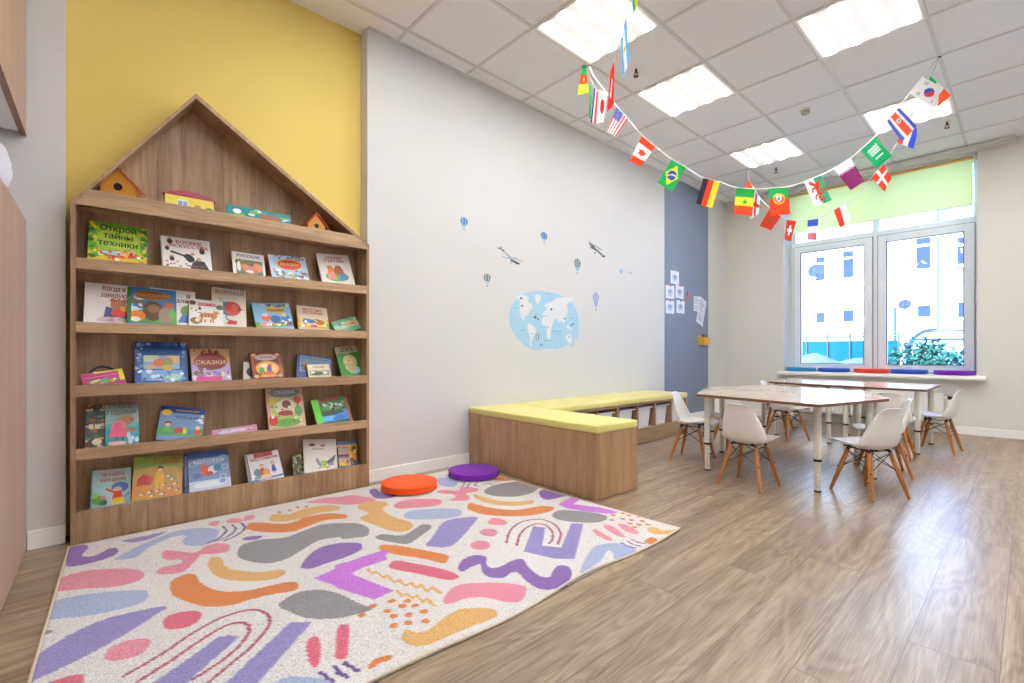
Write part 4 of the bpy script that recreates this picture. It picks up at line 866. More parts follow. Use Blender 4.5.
def p_rug(P):
    P.fill(P.a | True, '#e9e5e1')
    P.U = RX0+P.U*(RX1-RX0); P.V = RY0+P.V*(RY1-RY0)
    CR = {'A': cropA, 'B': cropB}
    for c, col, pts in SHAPES: P.poly([floorpt(CR[c](*p)) for p in pts], col, 5)
    for c, col, pts in STRAIGHT: P.poly([floorpt(CR[c](*p)) for p in pts], col)
    for c, col, w, pts in LINES:
        q = [floorpt(CR[c](*p)) for p in pts]; P.line(q, .011 if w > 2.6 else .009, col, 5)
    for c, col, w, pts in ZIG: P.line([floorpt(CR[c](*p)) for p in pts], .012, col)
    for c, col, pts, r in DOTS:
        for p in pts: q = floorpt(CR[c](*p)); P.ell(q[0], q[1], .014, .014, col)
def rug_fn(u, v):
    X = RX0+u*(RX1-RX0); Y = RY0+v*(RY1-RY0)
    ed = np.clip((X-(RX1-.14))/.14, 0, 1); el = np.clip((RY0+.25-Y)/.25, 0, 1)
    Z = .011+.0035*ed*np.sin(Y*9+1)*ed+.007*ed**2*np.maximum(0, np.sin(Y*6.3-1.1))+.0015*np.sin(X*5)*np.sin(Y*4)
    X = X+.01*np.sin(Y*7+.5)*ed
    Y = Y-(.066*(X-.1)-.03)*el
    # pile edge rolls down to the floor
    m = np.minimum(np.minimum(u*(RX1-RX0), (1-u)*(RX1-RX0)), np.minimum(v*(RY1-RY0), (1-v)*(RY1-RY0)))
    Z = np.where(m < .008, np.where(m < 1e-6, .0012, Z*.85), Z)
    return X, Y, Z
rg = empty('rug', (0, 0, 0), 0, 'cream rug with a multicoloured abstract shapes pattern lying before the bookcase', 'rug')
rug = grid_obj('pile', 300, 396, rug_fn, p_rug, 'rug_pile', rg, smooth=True)
bm = BM()
pts = []
N = 90
def rugedge(u, v):
    a, b, c = rug_fn(np.array([[u]]), np.array([[v]])); return float(a[0, 0]), float(b[0, 0])
for u0, v0, u1, v1 in ((0, 0, 1, 0), (1, 0, 1, 1), (1, 1, 0, 1), (0, 1, 0, 0)):
    for i in range(N):
        f = i/N; a = rugedge(u0+(u1-u0)*f, v0+(v1-v0)*f); q = rug_fn(np.array([[min(.99, max(.01, u0+(u1-u0)*f))]]), np.array([[min(.99, max(.01, v0+(v1-v0)*f))]]))
        pts.append((a[0], a[1], max(.005, float(q[2][0, 0])-.004)))
pts.append(pts[0]); path(bm, pts, .0045, 6); obj('binding', bm, ink('#d9c8ae'), rg)

# ================================================================== ROUND CUSHIONS
def round_cushion(loc, mat, label, group, r=.172, h=.045):
    t = empty('round_cushion', loc, 0, label, 'cushion', group)
    bm = BM(); lathe(bm, [(0, h-.002), (r*.5, h), (r*.9, h-.001), (r*.985, h-.004), (r, h-.01), (r*1.0, h*.5), (r, .01), (r*.985, .004), (r*.9, 0), (0, 0)], seg=64)
    obj('cushion_cover', bm, mat, t, 50)
    bm = BM()
    for z in (h-.006, .007): path(bm, [((r+.0005)*math.cos(a), (r+.0005)*math.sin(a), z) for a in np.linspace(0, 2*PI, 65)], .0025, 6)
    obj('piping', bm, mat, t, True)
    return t
round_cushion((.34, 1.573, .016), 'orange_cloth', 'round orange foam cushion lying on the rug by the bookcase', 'round cushions on the rug')
round_cushion((.372, 2.062, .016), 'violet_cloth', 'round violet foam cushion lying on the rug against the bench', 'round cushions on the rug')
for (a, b), m, lab in zip(((785.6, 817), (817, 850), (853, 889), (889.4, 928), (932.5, 976)), ('sky_cloth', 'blue_cloth', 'red_cloth', 'blue_cloth', 'violet_cloth'),
        ('light blue round cushion at the left end of the window sill', 'dark blue round cushion between the light blue and red ones on the sill', 'orange-red round cushion in the middle of the window sill', 'dark blue round cushion between the red and purple ones on the sill', 'purple round cushion at the right end of the window sill')):
    yy = 7.07; p = onY((a+b)/2, 372, yy)
    w = (onY(b, 372, yy-.02).x-onY(a, 372, yy-.02).x)/2
    round_cushion((p.x, yy, .627), m, lab, 'round cushions on the window sill', r=min(.17, w*.985), h=.052)

# ================================================================== BENCH
t = empty('bench_box', (-.094, .054, 0), -.042, 'closed oak bench box jutting from the wall, nearest the rug', 'bench')
bm = BM(); box(bm, 0.016, 2.248, .004, 1.285, 2.266, .392, bevel=.0008); obj('front_panel', bm, 'oak_bench', t)
bm = BM(); box(bm, 1.267, 2.267, .004, 1.285, 2.66, .392, bevel=.0008); obj('end_panel', bm, 'oak_bench', t)
bm = BM(); box(bm, .5, 2.642, .004, 1.266, 2.66, .392, bevel=.0008); obj('rear_panel', bm, 'oak_bench', t)
bm = BM(); box(bm, .016, 2.267, .374, 1.266, 2.641, .391); obj('top_panel', bm, 'oak_bench', t)
def seat_pad(x0, y0, x1, y1, z0, z1, label):
    bm = BM(); box(bm, x0, y0, z0, x1, y1, z1)
    bmesh.ops.bevel(bm, geom=list(bm.edges), offset=.011, segments=3, profile=.6, affect='EDGES')
    nx, ny = 0, 0
    o = obj('seat_cushion', bm, 'lime_vinyl', None, 50); tag(o, label, 'seat cushion', 'lime seat cushions on the bench'); return o
sp_ = seat_pad(.003, 2.25, 1.288, 2.662, .393, .441, 'lime yellow seat pad on the closed bench box nearest the rug'); sp_.location = (-.094, .054, 0); sp_.rotation_euler = (0, 0, -.042)
seat_pad(.003, 2.715, .505, 3.598, .393, .441, 'middle lime yellow seat pad lying along the wall')
seat_pad(.003, 3.602, .505, 4.872, .393, .441, 'lime yellow seat pad at the far end of the bench by the slate panel')
def storage(y0, y1, n, label, wl=.005):
    t = empty('storage_bench', (0, 0, 0), 0, label, 'bench', 'open storage benches along the wall')
    y0 += .002; y1 -= .002
    bm = BM(); box(bm, .016, y0, .374, .5, y1, .392, bevel=.0008); obj('top_panel', bm, 'oak_bench_long', t)
    bm = BM(); box(bm, .016, y0, .134, .5, y1, .15, bevel=.0005); obj('bottom_shelf', bm, 'oak_bench_long', t)
    bm = BM(); box(bm, .48, y0, .004, .498, y1, .133); obj('kick_board', bm, 'oak_bench_long', t)
    bm = BM(); box(bm, .016, y0, .15, .024, y1, .374); obj('back_panel', bm, 'oak_bench', t)
    st = (y1-y0-.016)/n
    for i in range(n+1):
        bm = BM(); box(bm, .025, y0+i*st, .151, .5, y0+i*st+.016, .373, bevel=.0005); obj('divider', bm, 'oak_bench', t)
    return [(y0+i*st+.016, y0+(i+1)*st) for i in range(n)]
slots = storage(2.715, 3.6, 3, 'oak open storage bench along the wall behind the closed box')+storage(3.6, 4.868, 4, 'far oak open storage bench with white bins, ending beside the slate panel')
def bin_():
    t = empty('storage_bin')
    # tapered tub, open-topped, front faces +X; origin at bottom centre
    def ring(bm, wx, wy, z): return [bm.verts.new((sx*wx, sy*wy, z)) for sx, sy in ((-1, -1), (1, -1), (1, 1), (-1, 1))]
    bm = BM(); A = [ring(bm, .19, .105, 0), ring(bm, .205, .125, .185), ring(bm, .2, .12, .185), ring(bm, .186, .101, .004)]
    bm.faces.new(A[0][::-1]); bm.faces.new(A[3])
    for a, b in zip(A, A[1:]):
        for k in range(4): bm.faces.new((a[k], a[(k+1) % 4], b[(k+1) % 4], b[k]))
    bmesh.ops.bevel(bm, geom=[e for e in bm.edges if abs(e.verts[0].co.z-e.verts[1].co.z) > .1], offset=.02, segments=3, affect='EDGES')
    obj('tub', bm, 'bin_plastic', t, 40)
    bm = BM(); 
    for q in ((-.215, -.137, .215, -.124), (-.215, .124, .215, .137), (-.215, -.124, -.202, .124), (.202, -.124, .222, .124)): box(bm, *q[:2], .183, *q[2:], .193, bevel=.002)
    obj('rim', bm, 'bin_plastic', t)
    return t
plain('bin_plastic', '#e8ebee', .35)
bl = ['white plastic bin in the storage slot hidden nearest the bench box', 'white plastic bin in the second slot behind the bench box', 'white plastic bin in the slot just left of the double divider',
      'white plastic bin in the first slot of the far storage bench', 'white plastic bin in the second slot of the far storage bench', 'white plastic bin in the third slot of the far storage bench', 'white plastic bin in the last slot by the slate panel']
b0 = bin_()
for i, (a, b) in enumerate(slots):
    if i == 0: continue
    o = b0 if i == 1 else copy_tree(b0)
    o.location = (.272, (a+b)/2-.006, .1505); tag(o, bl[i], 'bin', 'white bins in the storage bench')

# ================================================================== TABLES
def table(name, poly, legs, zt, label, group, rot=0):
    cx = sum(p[0] for p in poly)/len(poly); cy = sum(p[1] for p in poly)/len(poly)
    t = empty('activity_table', (cx, cy, 0), 0, label, 'table', group)
    def rounded(pts, r=.016):
        out = []; n = len(pts)
        for i in range(n):
            p = Vector(pts[i]); a = (Vector(pts[i-1])-p).normalized(); b = (Vector(pts[(i+1) % n])-p).normalized()
            for k in range(6):
                f = k/5; out.append(tuple(p+a*r*(1-f)**2+b*r*f**2))
        return out
    loc = rounded([(x-cx, y-cy) for x, y in poly])
    bm = BM(); prism(bm, loc, zt-.019, zt-.002, 'Z', 1)
    inner = [(x*.995, y*.995) for x, y in loc]
    prism(bm, inner, zt-.003, zt, 'Z', 0); obj('tabletop', bm, ['table_laminate', 'table_edging'], t)
    bm = BM()
    L = [(x-cx, y-cy) for x, y in legs]
    for a, b in zip(L, L[1:]+L[:1]):
        d = Vector((b[0]-a[0], b[1]-a[1], 0)).normalized(); nrm = Vector((-d.y, d.x, 0))
        M = Matrix(((d.x, nrm.x, 0, a[0]), (d.y, nrm.y, 0, a[1]), (0, 0, 1, 0), (0, 0, 0, 1)))
        ln = math.hypot(b[0]-a[0], b[1]-a[1]); box(bm, .02, -.008, zt-.032, ln-.02, .008, zt-.0195, M=M)
    obj('under_frame', bm, 'leg_cream', t)
    for x, y in L:
        bm = BM(); tube(bm, (x, y, .2), (x, y, zt-.0195), .021, seg=20)
        for k in range(3): tube(bm, (x+.020, y-.006, .235+.04*k), (x+.022, y-.0065, .235+.04*k), .003, seg=8)
        lg = obj('leg', bm, 'leg_cream', t, 40)
        bm = BM(); tube(bm, (x, y, .008), (x, y, .196), .0175, seg=20); obj('extension_tube', bm, 'leg_cream', lg, 40)
        bm = BM(); 
        for k in range(5): tube(bm, (x+.006, y-.0178, .035+.03*k), (x+.0062, y-.0189, .035+.03*k), .0022, seg=8)
        obj('height_hole', bm, 'black_rubber', lg)
        bm = BM(); tube(bm, (x, y, .19), (x, y, .205), .0225, seg=20); obj('clamp_ring', bm, 'black_rubber', lg, 40)
        bm = BM(); tube(bm, (x, y, .0005), (x, y, .01), .02, seg=20); obj('foot_cap', bm, 'black_rubber', lg, 40)
    return t
G = 'adjustable activity tables'
table('a', [(1.33, 3.385), (2.165, 3.225), (2.37, 3.965), (1.075, 4.10)], [(1.378, 3.468), (2.10, 3.43), (2.275, 3.90), (1.145, 4.045)], .567, 'wood-topped trapezoid table nearest the camera, in front half of the hexagon', G)
table('b', [(1.078, 4.106), (2.373, 3.971), (2.12, 4.62), (1.31, 4.75)], [(1.175, 4.18), (2.27, 4.065), (2.085, 4.50), (1.35, 4.655)], .567, 'trapezoid table forming the far half of the hexagon, backing the nearest table', G)
table('c', [(1.12, 5.42), (1.757, 5.245), (1.757, 6.15), (1.08, 6.25)], [(1.18, 5.49), (1.69, 5.35), (1.69, 6.06), (1.16, 6.15)], .567, 'left one of the two glossy tables pushed together before the window', G)
table('d', [(1.763, 5.243), (2.42, 5.165), (2.43, 6.06), (1.763, 6.15)], [(1.83, 5.33), (2.345, 5.335), (2.36, 6.0), (1.83, 6.05)], .567, 'right one of the two glossy tables pushed together before the window', G)

# ================================================================== CHAIRS
def make_chair():
    t = empty('shell_chair')
    # centre line (y forward, z), half width, side lift (normal direction), from seat front edge to top of the back
    prof = [(.174, .298, .085, .000), (.170, .309, .114, .001), (.152, .319, .132, .003), (.11, .317, .143, .008), (.06, .306, .148, .016), (.01, .294, .149, .026), (-.04, .286, .149, .038), (-.080, .289, .147, .050), (-.106, .311, .144, .058), (-.121, .348, .139, .056), (-.130, .392, .130, .046), (-.136, .435, .118, .036), (-.141, .475, .103, .026), (-.146, .510, .086, .016), (-.153, .533, .068, .008), (-.160, .540, .044, .004)]
    sp = spline(prof, 3, False); n = len(sp); NU = 14
    bm = BM(); rows = []
    for i, (y, z, w, lift) in enumerate(sp):
        a = sp[max(0, i-1)]; b = sp[min(n-1, i+1)]; d = Vector((0, b[0]-a[0], b[1]-a[1])).normalized(); nr = Vector((0, d.z, -d.y))
        if nr.z < 0 and i < n*.4: nr = -nr
        nr = Vector((0, d.z, -d.y)); nr = nr if (nr.y > 0 or nr.z > 0) and nr.y+nr.z > 0 else -nr
        row = []
        for k in range(NU+1):
            u = -1+2*k/NU; f = abs(u)**2.4
            p = Vector((w*math.sin(u*PI/2*.95)/math.sin(PI/2*.95), y, z))+nr*lift*f
            row.append(bm.verts.new(p))
        rows.append(row)
    for a, b in zip(rows, rows[1:]):
        for k in range(NU): bm.faces.new((a[k], a[k+1], b[k+1], b[k]))
    bmesh.ops.recalc_face_normals(bm, faces=bm.faces)
    bmesh.ops.solidify(bm, geom=list(bm.faces), thickness=.005)
    obj('seat_shell', bm, 'white_plastic', t, True)
    tops = {}
    for sx in (-1, 1):
        for sy in (-1, 1):
            a = Vector((sx*.078, sy*.070, .268)); b = Vector((sx*.138, sy*.138, .002)); tops[(sx, sy)] = (a, b)
            bm = BM(); tube(bm, a, a.lerp(b, .35), .0115, .0145, 14, caps=True); tube(bm, a.lerp(b, .35), b, .0145, .0095, 14)
            obj('leg', bm, 'beech_leg', t, 40)
    bm = BM()
    for sy in (-1, 1):
        path(bm, [(-.078, sy*.070, .272), (-.06, sy*.070, .278), (.06, sy*.070, .278), (.078, sy*.070, .272)], .0035, 6)
    for sx in (-1, 1): path(bm, [(sx*.078, -.070, .272), (sx*.07, -.05, .278), (sx*.07, .05, .280), (sx*.078, .070, .272)], .0035, 6)
    for (s1, s2) in (((-1, -1), (1, -1)), ((-1, 1), (1, 1)), ((-1, -1), (-1, 1)), ((1, -1), (1, 1))):
        for p, q in ((s1, s2), (s2, s1)):
            a = tops[p][0]+Vector((0, 0, -.008)); b = tops[q][0].lerp(tops[q][1], .42); path(bm, [a, b], .0024, 6)
    for k, (a, b) in tops.items():
        tube(bm, a+Vector((0, 0, -.004)), a+Vector((0, 0, .012)), .009, seg=10)
        c = a.lerp(b, .42); o = Vector((k[0], k[1], 0)).normalized(); tube(bm, c+o*.012, c+o*.019, .005, seg=8)
    for sx in (-1, 1):
        for y in (-.07, .07): tube(bm, (sx*.06, y, .275), (sx*.06, y, .291+(.01 if y > 0 else 0)), .011, seg=12)
    obj('wire_base', bm, 'black_wire', t, 40)
    return t
CH = [(1.132, 3.735, 10, 'white shell chair at the left side of the nearest table, beside the storage bench'),
      (1.75, 3.262, 86, 'white shell chair seen from behind, tucked under the nearest table edge'),
      (2.327, 3.606, 150.6, 'white shell chair closest to the camera at the right corner of the hexagonal table'),
      (2.28, 4.32, 199, 'white shell chair partly hidden behind the closest one, its glowing inner back facing the table'),
      (2.445, 5.65, 174, 'white shell chair standing free at the right end of the window table, seen in profile'),
      (1.335, 5.31, 64, 'white shell chair whose legs show in the gap beneath the hexagonal table'),
      (1.03, 5.93, 3, 'white shell chair at the left end of the window table, mostly hidden'),
      (2.215, 5.04, 92, 'shaded white shell chair pushed in at the near side of the window table'),
      (1.155, 4.457, -37, 'white shell chair hidden under the far left of the hexagonal table, mostly a leg showing')]
c0 = make_chair()
for i, (x, y, a, lab) in enumerate(CH):
    o = c0 if i == 0 else copy_tree(c0)
    o.location = (x, y, 0); o.rotation_euler = (0, 0, math.radians(a-90)); tag(o, lab, 'chair', 'white shell chairs around the tables')

# ================================================================== WALL STICKERS AND PAPERS
def sticker(name, y0, z0, y1, z1, pf, label, cat, group=None, cell=.004, X=0.0, th=.0012, mat='printed_vinyl'):
    nu = int((y1-y0)/cell); nv = int((z1-z0)/cell)
    o = grid_obj(name, nu, nv, lambda u, v: (np.full(u.shape, X+th), y0+u*(y1-y0), z0+v*(z1-z0)), pf, mat)
    return tag(o, label, cat, group)
def balloon(c1, c2, c3):
    def f(P):
        P.ell(.5, .68, .48, .31, c1); P.poly([(.06, .6), (.94, .6), (.66, .18), (.34, .18)], c3); P.ell(.5, .68, .48, .31, c1)
        P.ell(.5, .68, .27, .31, c2); P.ell(.5, .68, .12, .31, c1); P.poly([(.22, .42), (.78, .42), (.66, .18), (.34, .18)], c3)
        P.line([(.42, .28), (.44, .1)], .03, c2); P.line([(.58, .28), (.56, .1)], .03, c2); P.rect(.4, .02, .6, .12, '#4a5560')
    return f
BLS = [(464, 217.2, 231.5, 8, ('#2f6fb4', '#8fb8dc', '#9cc4dc'), 'round blue hot-air balloon sticker, highest and leftmost on the wall'),
       (487, 274, 287.5, 7.5, ('#66706c', '#a8b4b0', '#9cc4dc'), 'grey striped hot-air balloon sticker low left, nearest the map'),
       (544, 232, 245.5, 7, ('#4f7fb8', '#7fa8d4', '#9cc4dc'), 'small blue hot-air balloon sticker above the map'),
       (577.3, 258.5, 275, 7, ('#6f7a78', '#a8b4b0', '#8cb8d8'), 'grey-green hot-air balloon sticker right above the map edge'),
       (595.8, 292.5, 311, 6, ('#8f98c4', '#c0c8e0', '#8fa4cc'), 'slim lilac hot-air balloon sticker to the right of the map')]
for (px, ya, yb, w, cs, lab) in BLS:
    a = onX(px-w/2, ya-1.2, 0); b = onX(px+w/2, yb, 0); sticker('balloon_sticker', a.y, b.z, b.y, a.z, balloon(*cs), lab, 'wall sticker', 'hot-air balloon wall stickers')
def plane_st(quad, pf, lab):
    (x0, y0, x1, y1) = quad; a = onX(x0, y0, 0); b = onX(x1, y1, 0)
    z1 = onX(x0, y0, 0).z; z0 = onX(x1, y1, 0).z
    sticker('aeroplane_sticker', a.y, z0, b.y, z1, pf, lab, 'wall sticker', 'aeroplane wall stickers')
def p_pl1(P):
    P.line([(.12, .86), (.35, .5), (.55, .25), (.8, .12)], 0.090, '#2f363c'); P.poly([(.12, .88), (.3, .68), (.6, .4), (.72, .2), (.5, .24), (.3, .5)], '#9cb0bc'); P.poly([(.6, .47), (.98, .26), (.97, .2), (.62, .38)], '#2f363c')
    P.line([(.0, .84), (.22, .74)], 0.090, '#46505a'); P.line([(.12, .95), (.14, .82)], 0.090, '#8fa0ac'); P.line([(.2, .36), (.42, .3)], 0.090, '#8fa0ac'); P.poly([(.45, .3), (.86, .12), (.84, .02), (.5, .14)], '#3a444c'); P.ell(.5, .06, .04, .05, '#20262c'); P.ell(.7, .04, .03, .05, '#20262c')
def p_pl2(P):
    P.line([(.05, .8), (.5, .42), (.92, .08)], 0.162, '#5a646c'); P.poly([(.1, .9), (.8, .62), (.82, .5), (.12, .76)], '#7c8890'); P.poly([(.05, .62), (.72, .34), (.7, .24), (.05, .5)], '#6a747c'); P.line([(.02, .96), (.16, .6)], 0.072, '#3a4248'); P.line([(.3, .7), (.3, .5)], 0.036, '#3a4248'); P.line([(.6, .56), (.58, .36)], 0.036, '#3a4248'); P.line([(.84, .04), (.98, .16)], 0.108, '#4a545c'); P.ell(.36, .22, .06, .08, '#3a4248')
def p_pl3(P):
    P.line([(.1, .45), (.95, .4)], .12, '#a9c0d8'); P.poly([(.05, .9), (.2, .5), (.45, .5), (.25, .95)], '#c3d2e2'); P.ell(.18, .45, .16, .2, '#9cb6d4'); P.ell(.22, .15, .08, .12, '#7f9cc4'); P.rect(.82, .3, .98, .6, '#93aed0'); P.rect(.3, .55, .6, .66, '#b9cce0')
plane_st((497.5, 245, 523.5, 266), p_pl1, 'dark grey high-wing aeroplane sticker diving above the map')
plane_st((589, 241, 605, 258), p_pl2, 'grey biplane sticker high on the right of the white wall')
plane_st((618, 266.5, 632, 276), p_pl3, 'pale blue aeroplane sticker furthest right on the white wall')
# world map sticker
def cropM(x, y): return (500+x/8.54, 280+y/8.54)
my0, my1 = onX(509, 300, 0).y-.02, onX(580.5, 300, 0).y+.06; mz0, mz1 = .86, 1.47
def p_map(P):
    P.U = my0+P.U*(my1-my0); P.V = mz0+P.V*(mz1-mz0)
    def W(pts): return [(lambda q: (q.y, q.z))(onX(*cropM(*p), 0)) for p in pts]
    P.poly(W([(75,330),(85,250),(110,195),(165,130),(240,102),(340,90),(440,105),(520,130),(590,175),(640,230),(668,310),(672,400),(662,500),(635,500),(632,560),(605,572),(585,550),(540,575),(460,600),(370,606),(280,596),(200,555),(130,480),(90,410)]), '#a5cce0', 4)
    P.poly(W([(125,130),(150,98),(190,105),(205,125),(200,150),(150,165),(128,158)]), '#c6dbe4', 4)
    L = '#dcdfe2'
    for pts in ([(130,150),(160,135),(205,130),(245,150),(235,185),(270,205),(278,235),(255,265),(238,300),(210,302),(205,345),(175,300),(165,260),(170,215),(165,170)],
                [(300,130),(345,130),(345,160),(330,200),(310,195),(300,160)],
                [(235,378),(262,378),(300,410),(305,440),(285,480),(270,520),(268,560),(258,560),(255,480),(238,430)],
                [(380,210),(400,195),(440,185),(480,160),(540,145),(600,150),(620,140),(615,185),(585,195),(570,225),(580,270),(560,310),(555,345),(540,375),(525,345),(510,365),(490,345),(470,330),(455,350),(440,330),(410,310),(380,300),(365,310),(368,280),(395,250)],
                [(358,330),(385,310),(430,320),(455,350),(445,390),(435,430),(428,490),(410,505),(398,470),(392,400),(362,385)],
                [(558,490),(580,465),(600,462),(612,490),(610,530),(595,545),(570,515)], [(560,385),(590,395),(620,420),(600,425),(570,405)], [(330,598),(400,588),(470,592),(420,604)]):
        P.poly(W(pts), L, 4)
    for (x, y), r, c in (((180,155),10,'#2f4a78'),((188,220),9,'#3a3a40'),((438,250),9,'#3f3f44'),((300,318),13,'#5a5f86'),((322,335),9,'#5a5f86'),((552,330),7,'#5f3f3a'),((405,405),6,'#6f6a66'),((590,485),7,'#9a7a70'),((318,485),10,'#6a6460'),((275,460),6,'#6f6a66'),((350,555),12,'#6fa0c4')):
        P.poly(W([(x-r, y), (x, y-r), (x+r, y), (x, y+r)]), c, 3)
    P.poly(W([(318,455),(332,470),(332,495),(318,515),(306,495),(306,470)]), '#7a6f66', 3); P.poly(W([(318,460),(324,470),(324,495),(318,508),(313,495),(313,470)]), '#dcdfe2', 3)
    P.poly(W([(598,400),(610,375),(640,362),(625,382)]), '#3f8fd0')
    for a in ((120,240,165,240),(170,430,205,428),(440,440,530,438),(370,518,430,516),(390,118,440,120),(290,292,335,290),(590,325,630,330),(470,460,520,462)): P.line(W([(a[0], a[1]), (a[2], a[3])]), .006, '#7fb0cc')
sticker('world_map_sticker', my0, mz0, my1, mz1, p_map, 'oval light blue world map sticker on the white wall above the bench', 'wall sticker', None, .0045)

# papers on the slate panel
def paper_sheet(name, c, w, h, rot, pf, label, group=None, X=.0055):
    t = empty(name, (X, c[0], c[1]), 0, label, 'paper', group); t.rotation_euler = (rot, 0, 0)
    bm = BM(); box(bm, -.0006, -w/2, -h/2, .0006, w/2, h/2); obj('sheet', bm, 'paper_white', t)
    grid_obj('printing', 24, 30, lambda u, v: (np.full(u.shape, .001), (u-.5)*w, (v-.5)*h), pf, 'printed_vinyl', t)
    return t
plain('paper_white', '#eef0f4', .7)
def p_sheet(P): P.fill(P.a | True, '#e6eaf2'); P.ell(.5, .5, .3, .25, '#b9c4d8'); P.ell(.5, .55, .12, .12, '#7f93b8'); P.line([(.3, .2), (.7, .2)], .05, '#9aa8c4')
def p_text(P):
    P.fill(P.a | True, '#dfe4ee')
    for k in range(9): P.line([(.12, .9-.09*k), (.55+.3*((k*7) % 3)/2, .9-.09*k)], .03, '#8f9cb8')
for (px, py, rot, col, lab) in ((674.8, 277.5, .0, '#c9ccd2', 'white paper card topmost on the slate panel'), (670, 292, .03, '#c04a4a', 'white paper card with red clip, left in the middle row on the slate panel'),
        (679.6, 292, -.04, '#d9542c', 'white paper card with orange clip, right in the middle row on the slate panel'), (670, 307, .02, '#c04a4a', 'white paper card at the lower left on the slate panel'), (680.4, 307, -.02, '#3a7ac0', 'white paper card with blue clip at the lower right on the slate panel')):
    p = onX(px, py, .005); t = paper_sheet('paper_card', (p.y, p.z), .205, .16, rot, p_sheet, lab, 'paper cards on the slate panel')
    bm = BM(); box(bm, .0015, -.012, .065, .01, .012, .092, bevel=.003); obj('clip', bm, ink(col), t)
p = onX(700, 308, .005); paper_sheet('notice_sheet', (p.y-.075, p.z+.05), .2, .2, .0, p_text, 'printed notice sheet hanging straight behind the slanted one', 'notices on the slate panel')
p = onX(699, 309, .005); paper_sheet('notice_sheet', (p.y+.06, p.z-.03), .2, .36, -.32, p_text, 'long printed notice sheet hanging slanted on the slate panel', 'notices on the slate panel', X=.008)
for (px, py, r), lab in zip(((687.8, 294.5, .4), (687, 300, -.5)), ('upper orange fish-shaped magnet on the slate panel', 'lower orange fish-shaped magnet on the slate panel')):
    p = onX(px, py, .006)
    bm = BM(); pts = [(.026*math.cos(a), .014*math.sin(a)) for a in np.linspace(.5, 2*PI-.5, 14)]+[(.045, -.015), (.045, .015)]
    prism(bm, [(p.y+x*math.cos(r+1.3)-y*math.sin(r+1.3), p.z+x*math.sin(r+1.3)+y*math.cos(r+1.3)) for x, y in pts], .0045, .012, 'X')
    tag(obj('fish_magnet', bm, ink('#e0643c')), lab, 'magnet', 'orange magnets on the slate panel')
p = onX(704.5, 341, .05)
t = empty('pen_holder', (.0045, p.y, p.z-.05), 0, 'yellow wall pen holder filled with coloured markers on the slate panel', 'pen holder')
bm = BM(); box(bm, 0, -.08, 0, .004, .08, .12); box(bm, .004, -.08, 0, .08, .08, .004); box(bm, .076, -.08, .004, .08, .08, .1); box(bm, .004, -.08, .004, .076, -.076, .1); box(bm, .004, .076, .004, .076, .08, .1)
obj('cup', bm, ink('#e6b42a'), t)
for k, (col, y) in enumerate((('#2a3a8c', -.05), ('#d63a2c', -.022), ('#7a2a8c', .004), ('#2fae5a', .04), ('#1f8a3a', .06))):
    m = empty('marker_pen', (t.location.x+.04, p.y+y, p.z-.045), 0, ['navy', 'red', 'violet', 'light green', 'dark green'][k]+' marker pen standing in the yellow wall holder', 'marker', 'marker pens in the yellow holder')
    bm = BM(); tube(bm, (0, 0, 0), (.0, 0, .085), .009); obj('barrel', bm, 'white_plastic', m); bm = BM(); tube(bm, (.0, 0, .085), (.0, 0, .135), .0095, .008); obj('cap', bm, ink(col), m)

# ================================================================== TALL CABINETS AT THE LEFT
def cab(name, z0, z1, label):
    t = empty(name, (0.003, -.142, 0), math.radians(-2.4), label, 'cabinet', 'beech cabinets in the left corner')
    W = .78; D = .9
    bm = BM(); box(bm, .002, -.018, z0+.0, W, 0, z1, bevel=.0008); obj('side_panel', bm, 'beech_cabinet', t)
    bm = BM(); box(bm, .04, -D, z0, W, -D+.018, z1); obj('side_panel', bm, 'beech_cabinet', t)
    bm = BM(); box(bm, .04, -D+.0185, z1-.018, W, -.0185, z1); obj('top_panel', bm, 'white_trim', t)
    bm = BM(); box(bm, .04, -D+.0185, z0, W, -.0185, z0+.018); obj('bottom_panel', bm, 'white_trim', t)
    for k in range(2):
        y0 = -D+.002+k*.449; bm = BM(); box(bm, W+.001, y0, z0+.002, W+.019, y0+.446, z1-.002, bevel=.001); d = obj('door', bm, 'beech_cabinet', t)
        hy = y0+(.41 if k == 0 else .03); hz = (z0+z1)/2; bm = BM(); path(bm, [(W+.019, hy, hz-.06), (W+.045, hy, hz-.06), (W+.045, hy, hz+.06), (W+.019, hy, hz+.06)], .005, 8); obj('handle', bm, 'steel', d)
    return t
cab('low_cabinet', .003, 1.452, 'tall beech base cabinet at the left edge beside the bookcase niche')
uc = cab('wall_cabinet', 1.824, 3.03, 'beech wall cabinet hanging high at the left edge above the base cabinet')
bm = BM(); box(bm, .002, -.0195, 1.8205, .78, .0012, 1.8235); obj('edge_strip', bm, 'beech_edge', uc)
# soft white bundle on the base cabinet
bm = BM(); bmesh.ops.create_icosphere(bm, subdivisions=4, radius=1)
from mathutils import noise as mnoise
for v in bm.verts:
    k = 1+.14*mnoise.noise(v.co*1.7)+.05*mnoise.noise(v.co*5); z = max(v.co.z, -.82)
    v.co = Vector((v.co.x*.15*k, v.co.y*.1*k, (z+.82)*.155*k))
o = obj('cloth_bundle', bm, 'bundle_cloth' if 'bundle_cloth' in MATS else (fabric('bundle_cloth', '#e9e9f0') and 'bundle_cloth'), None, True)
o.location = (.30, -.275, 1.4545); tag(o, 'soft white cloth bundle on the base cabinet under the wall cabinet', 'cloth bundle')

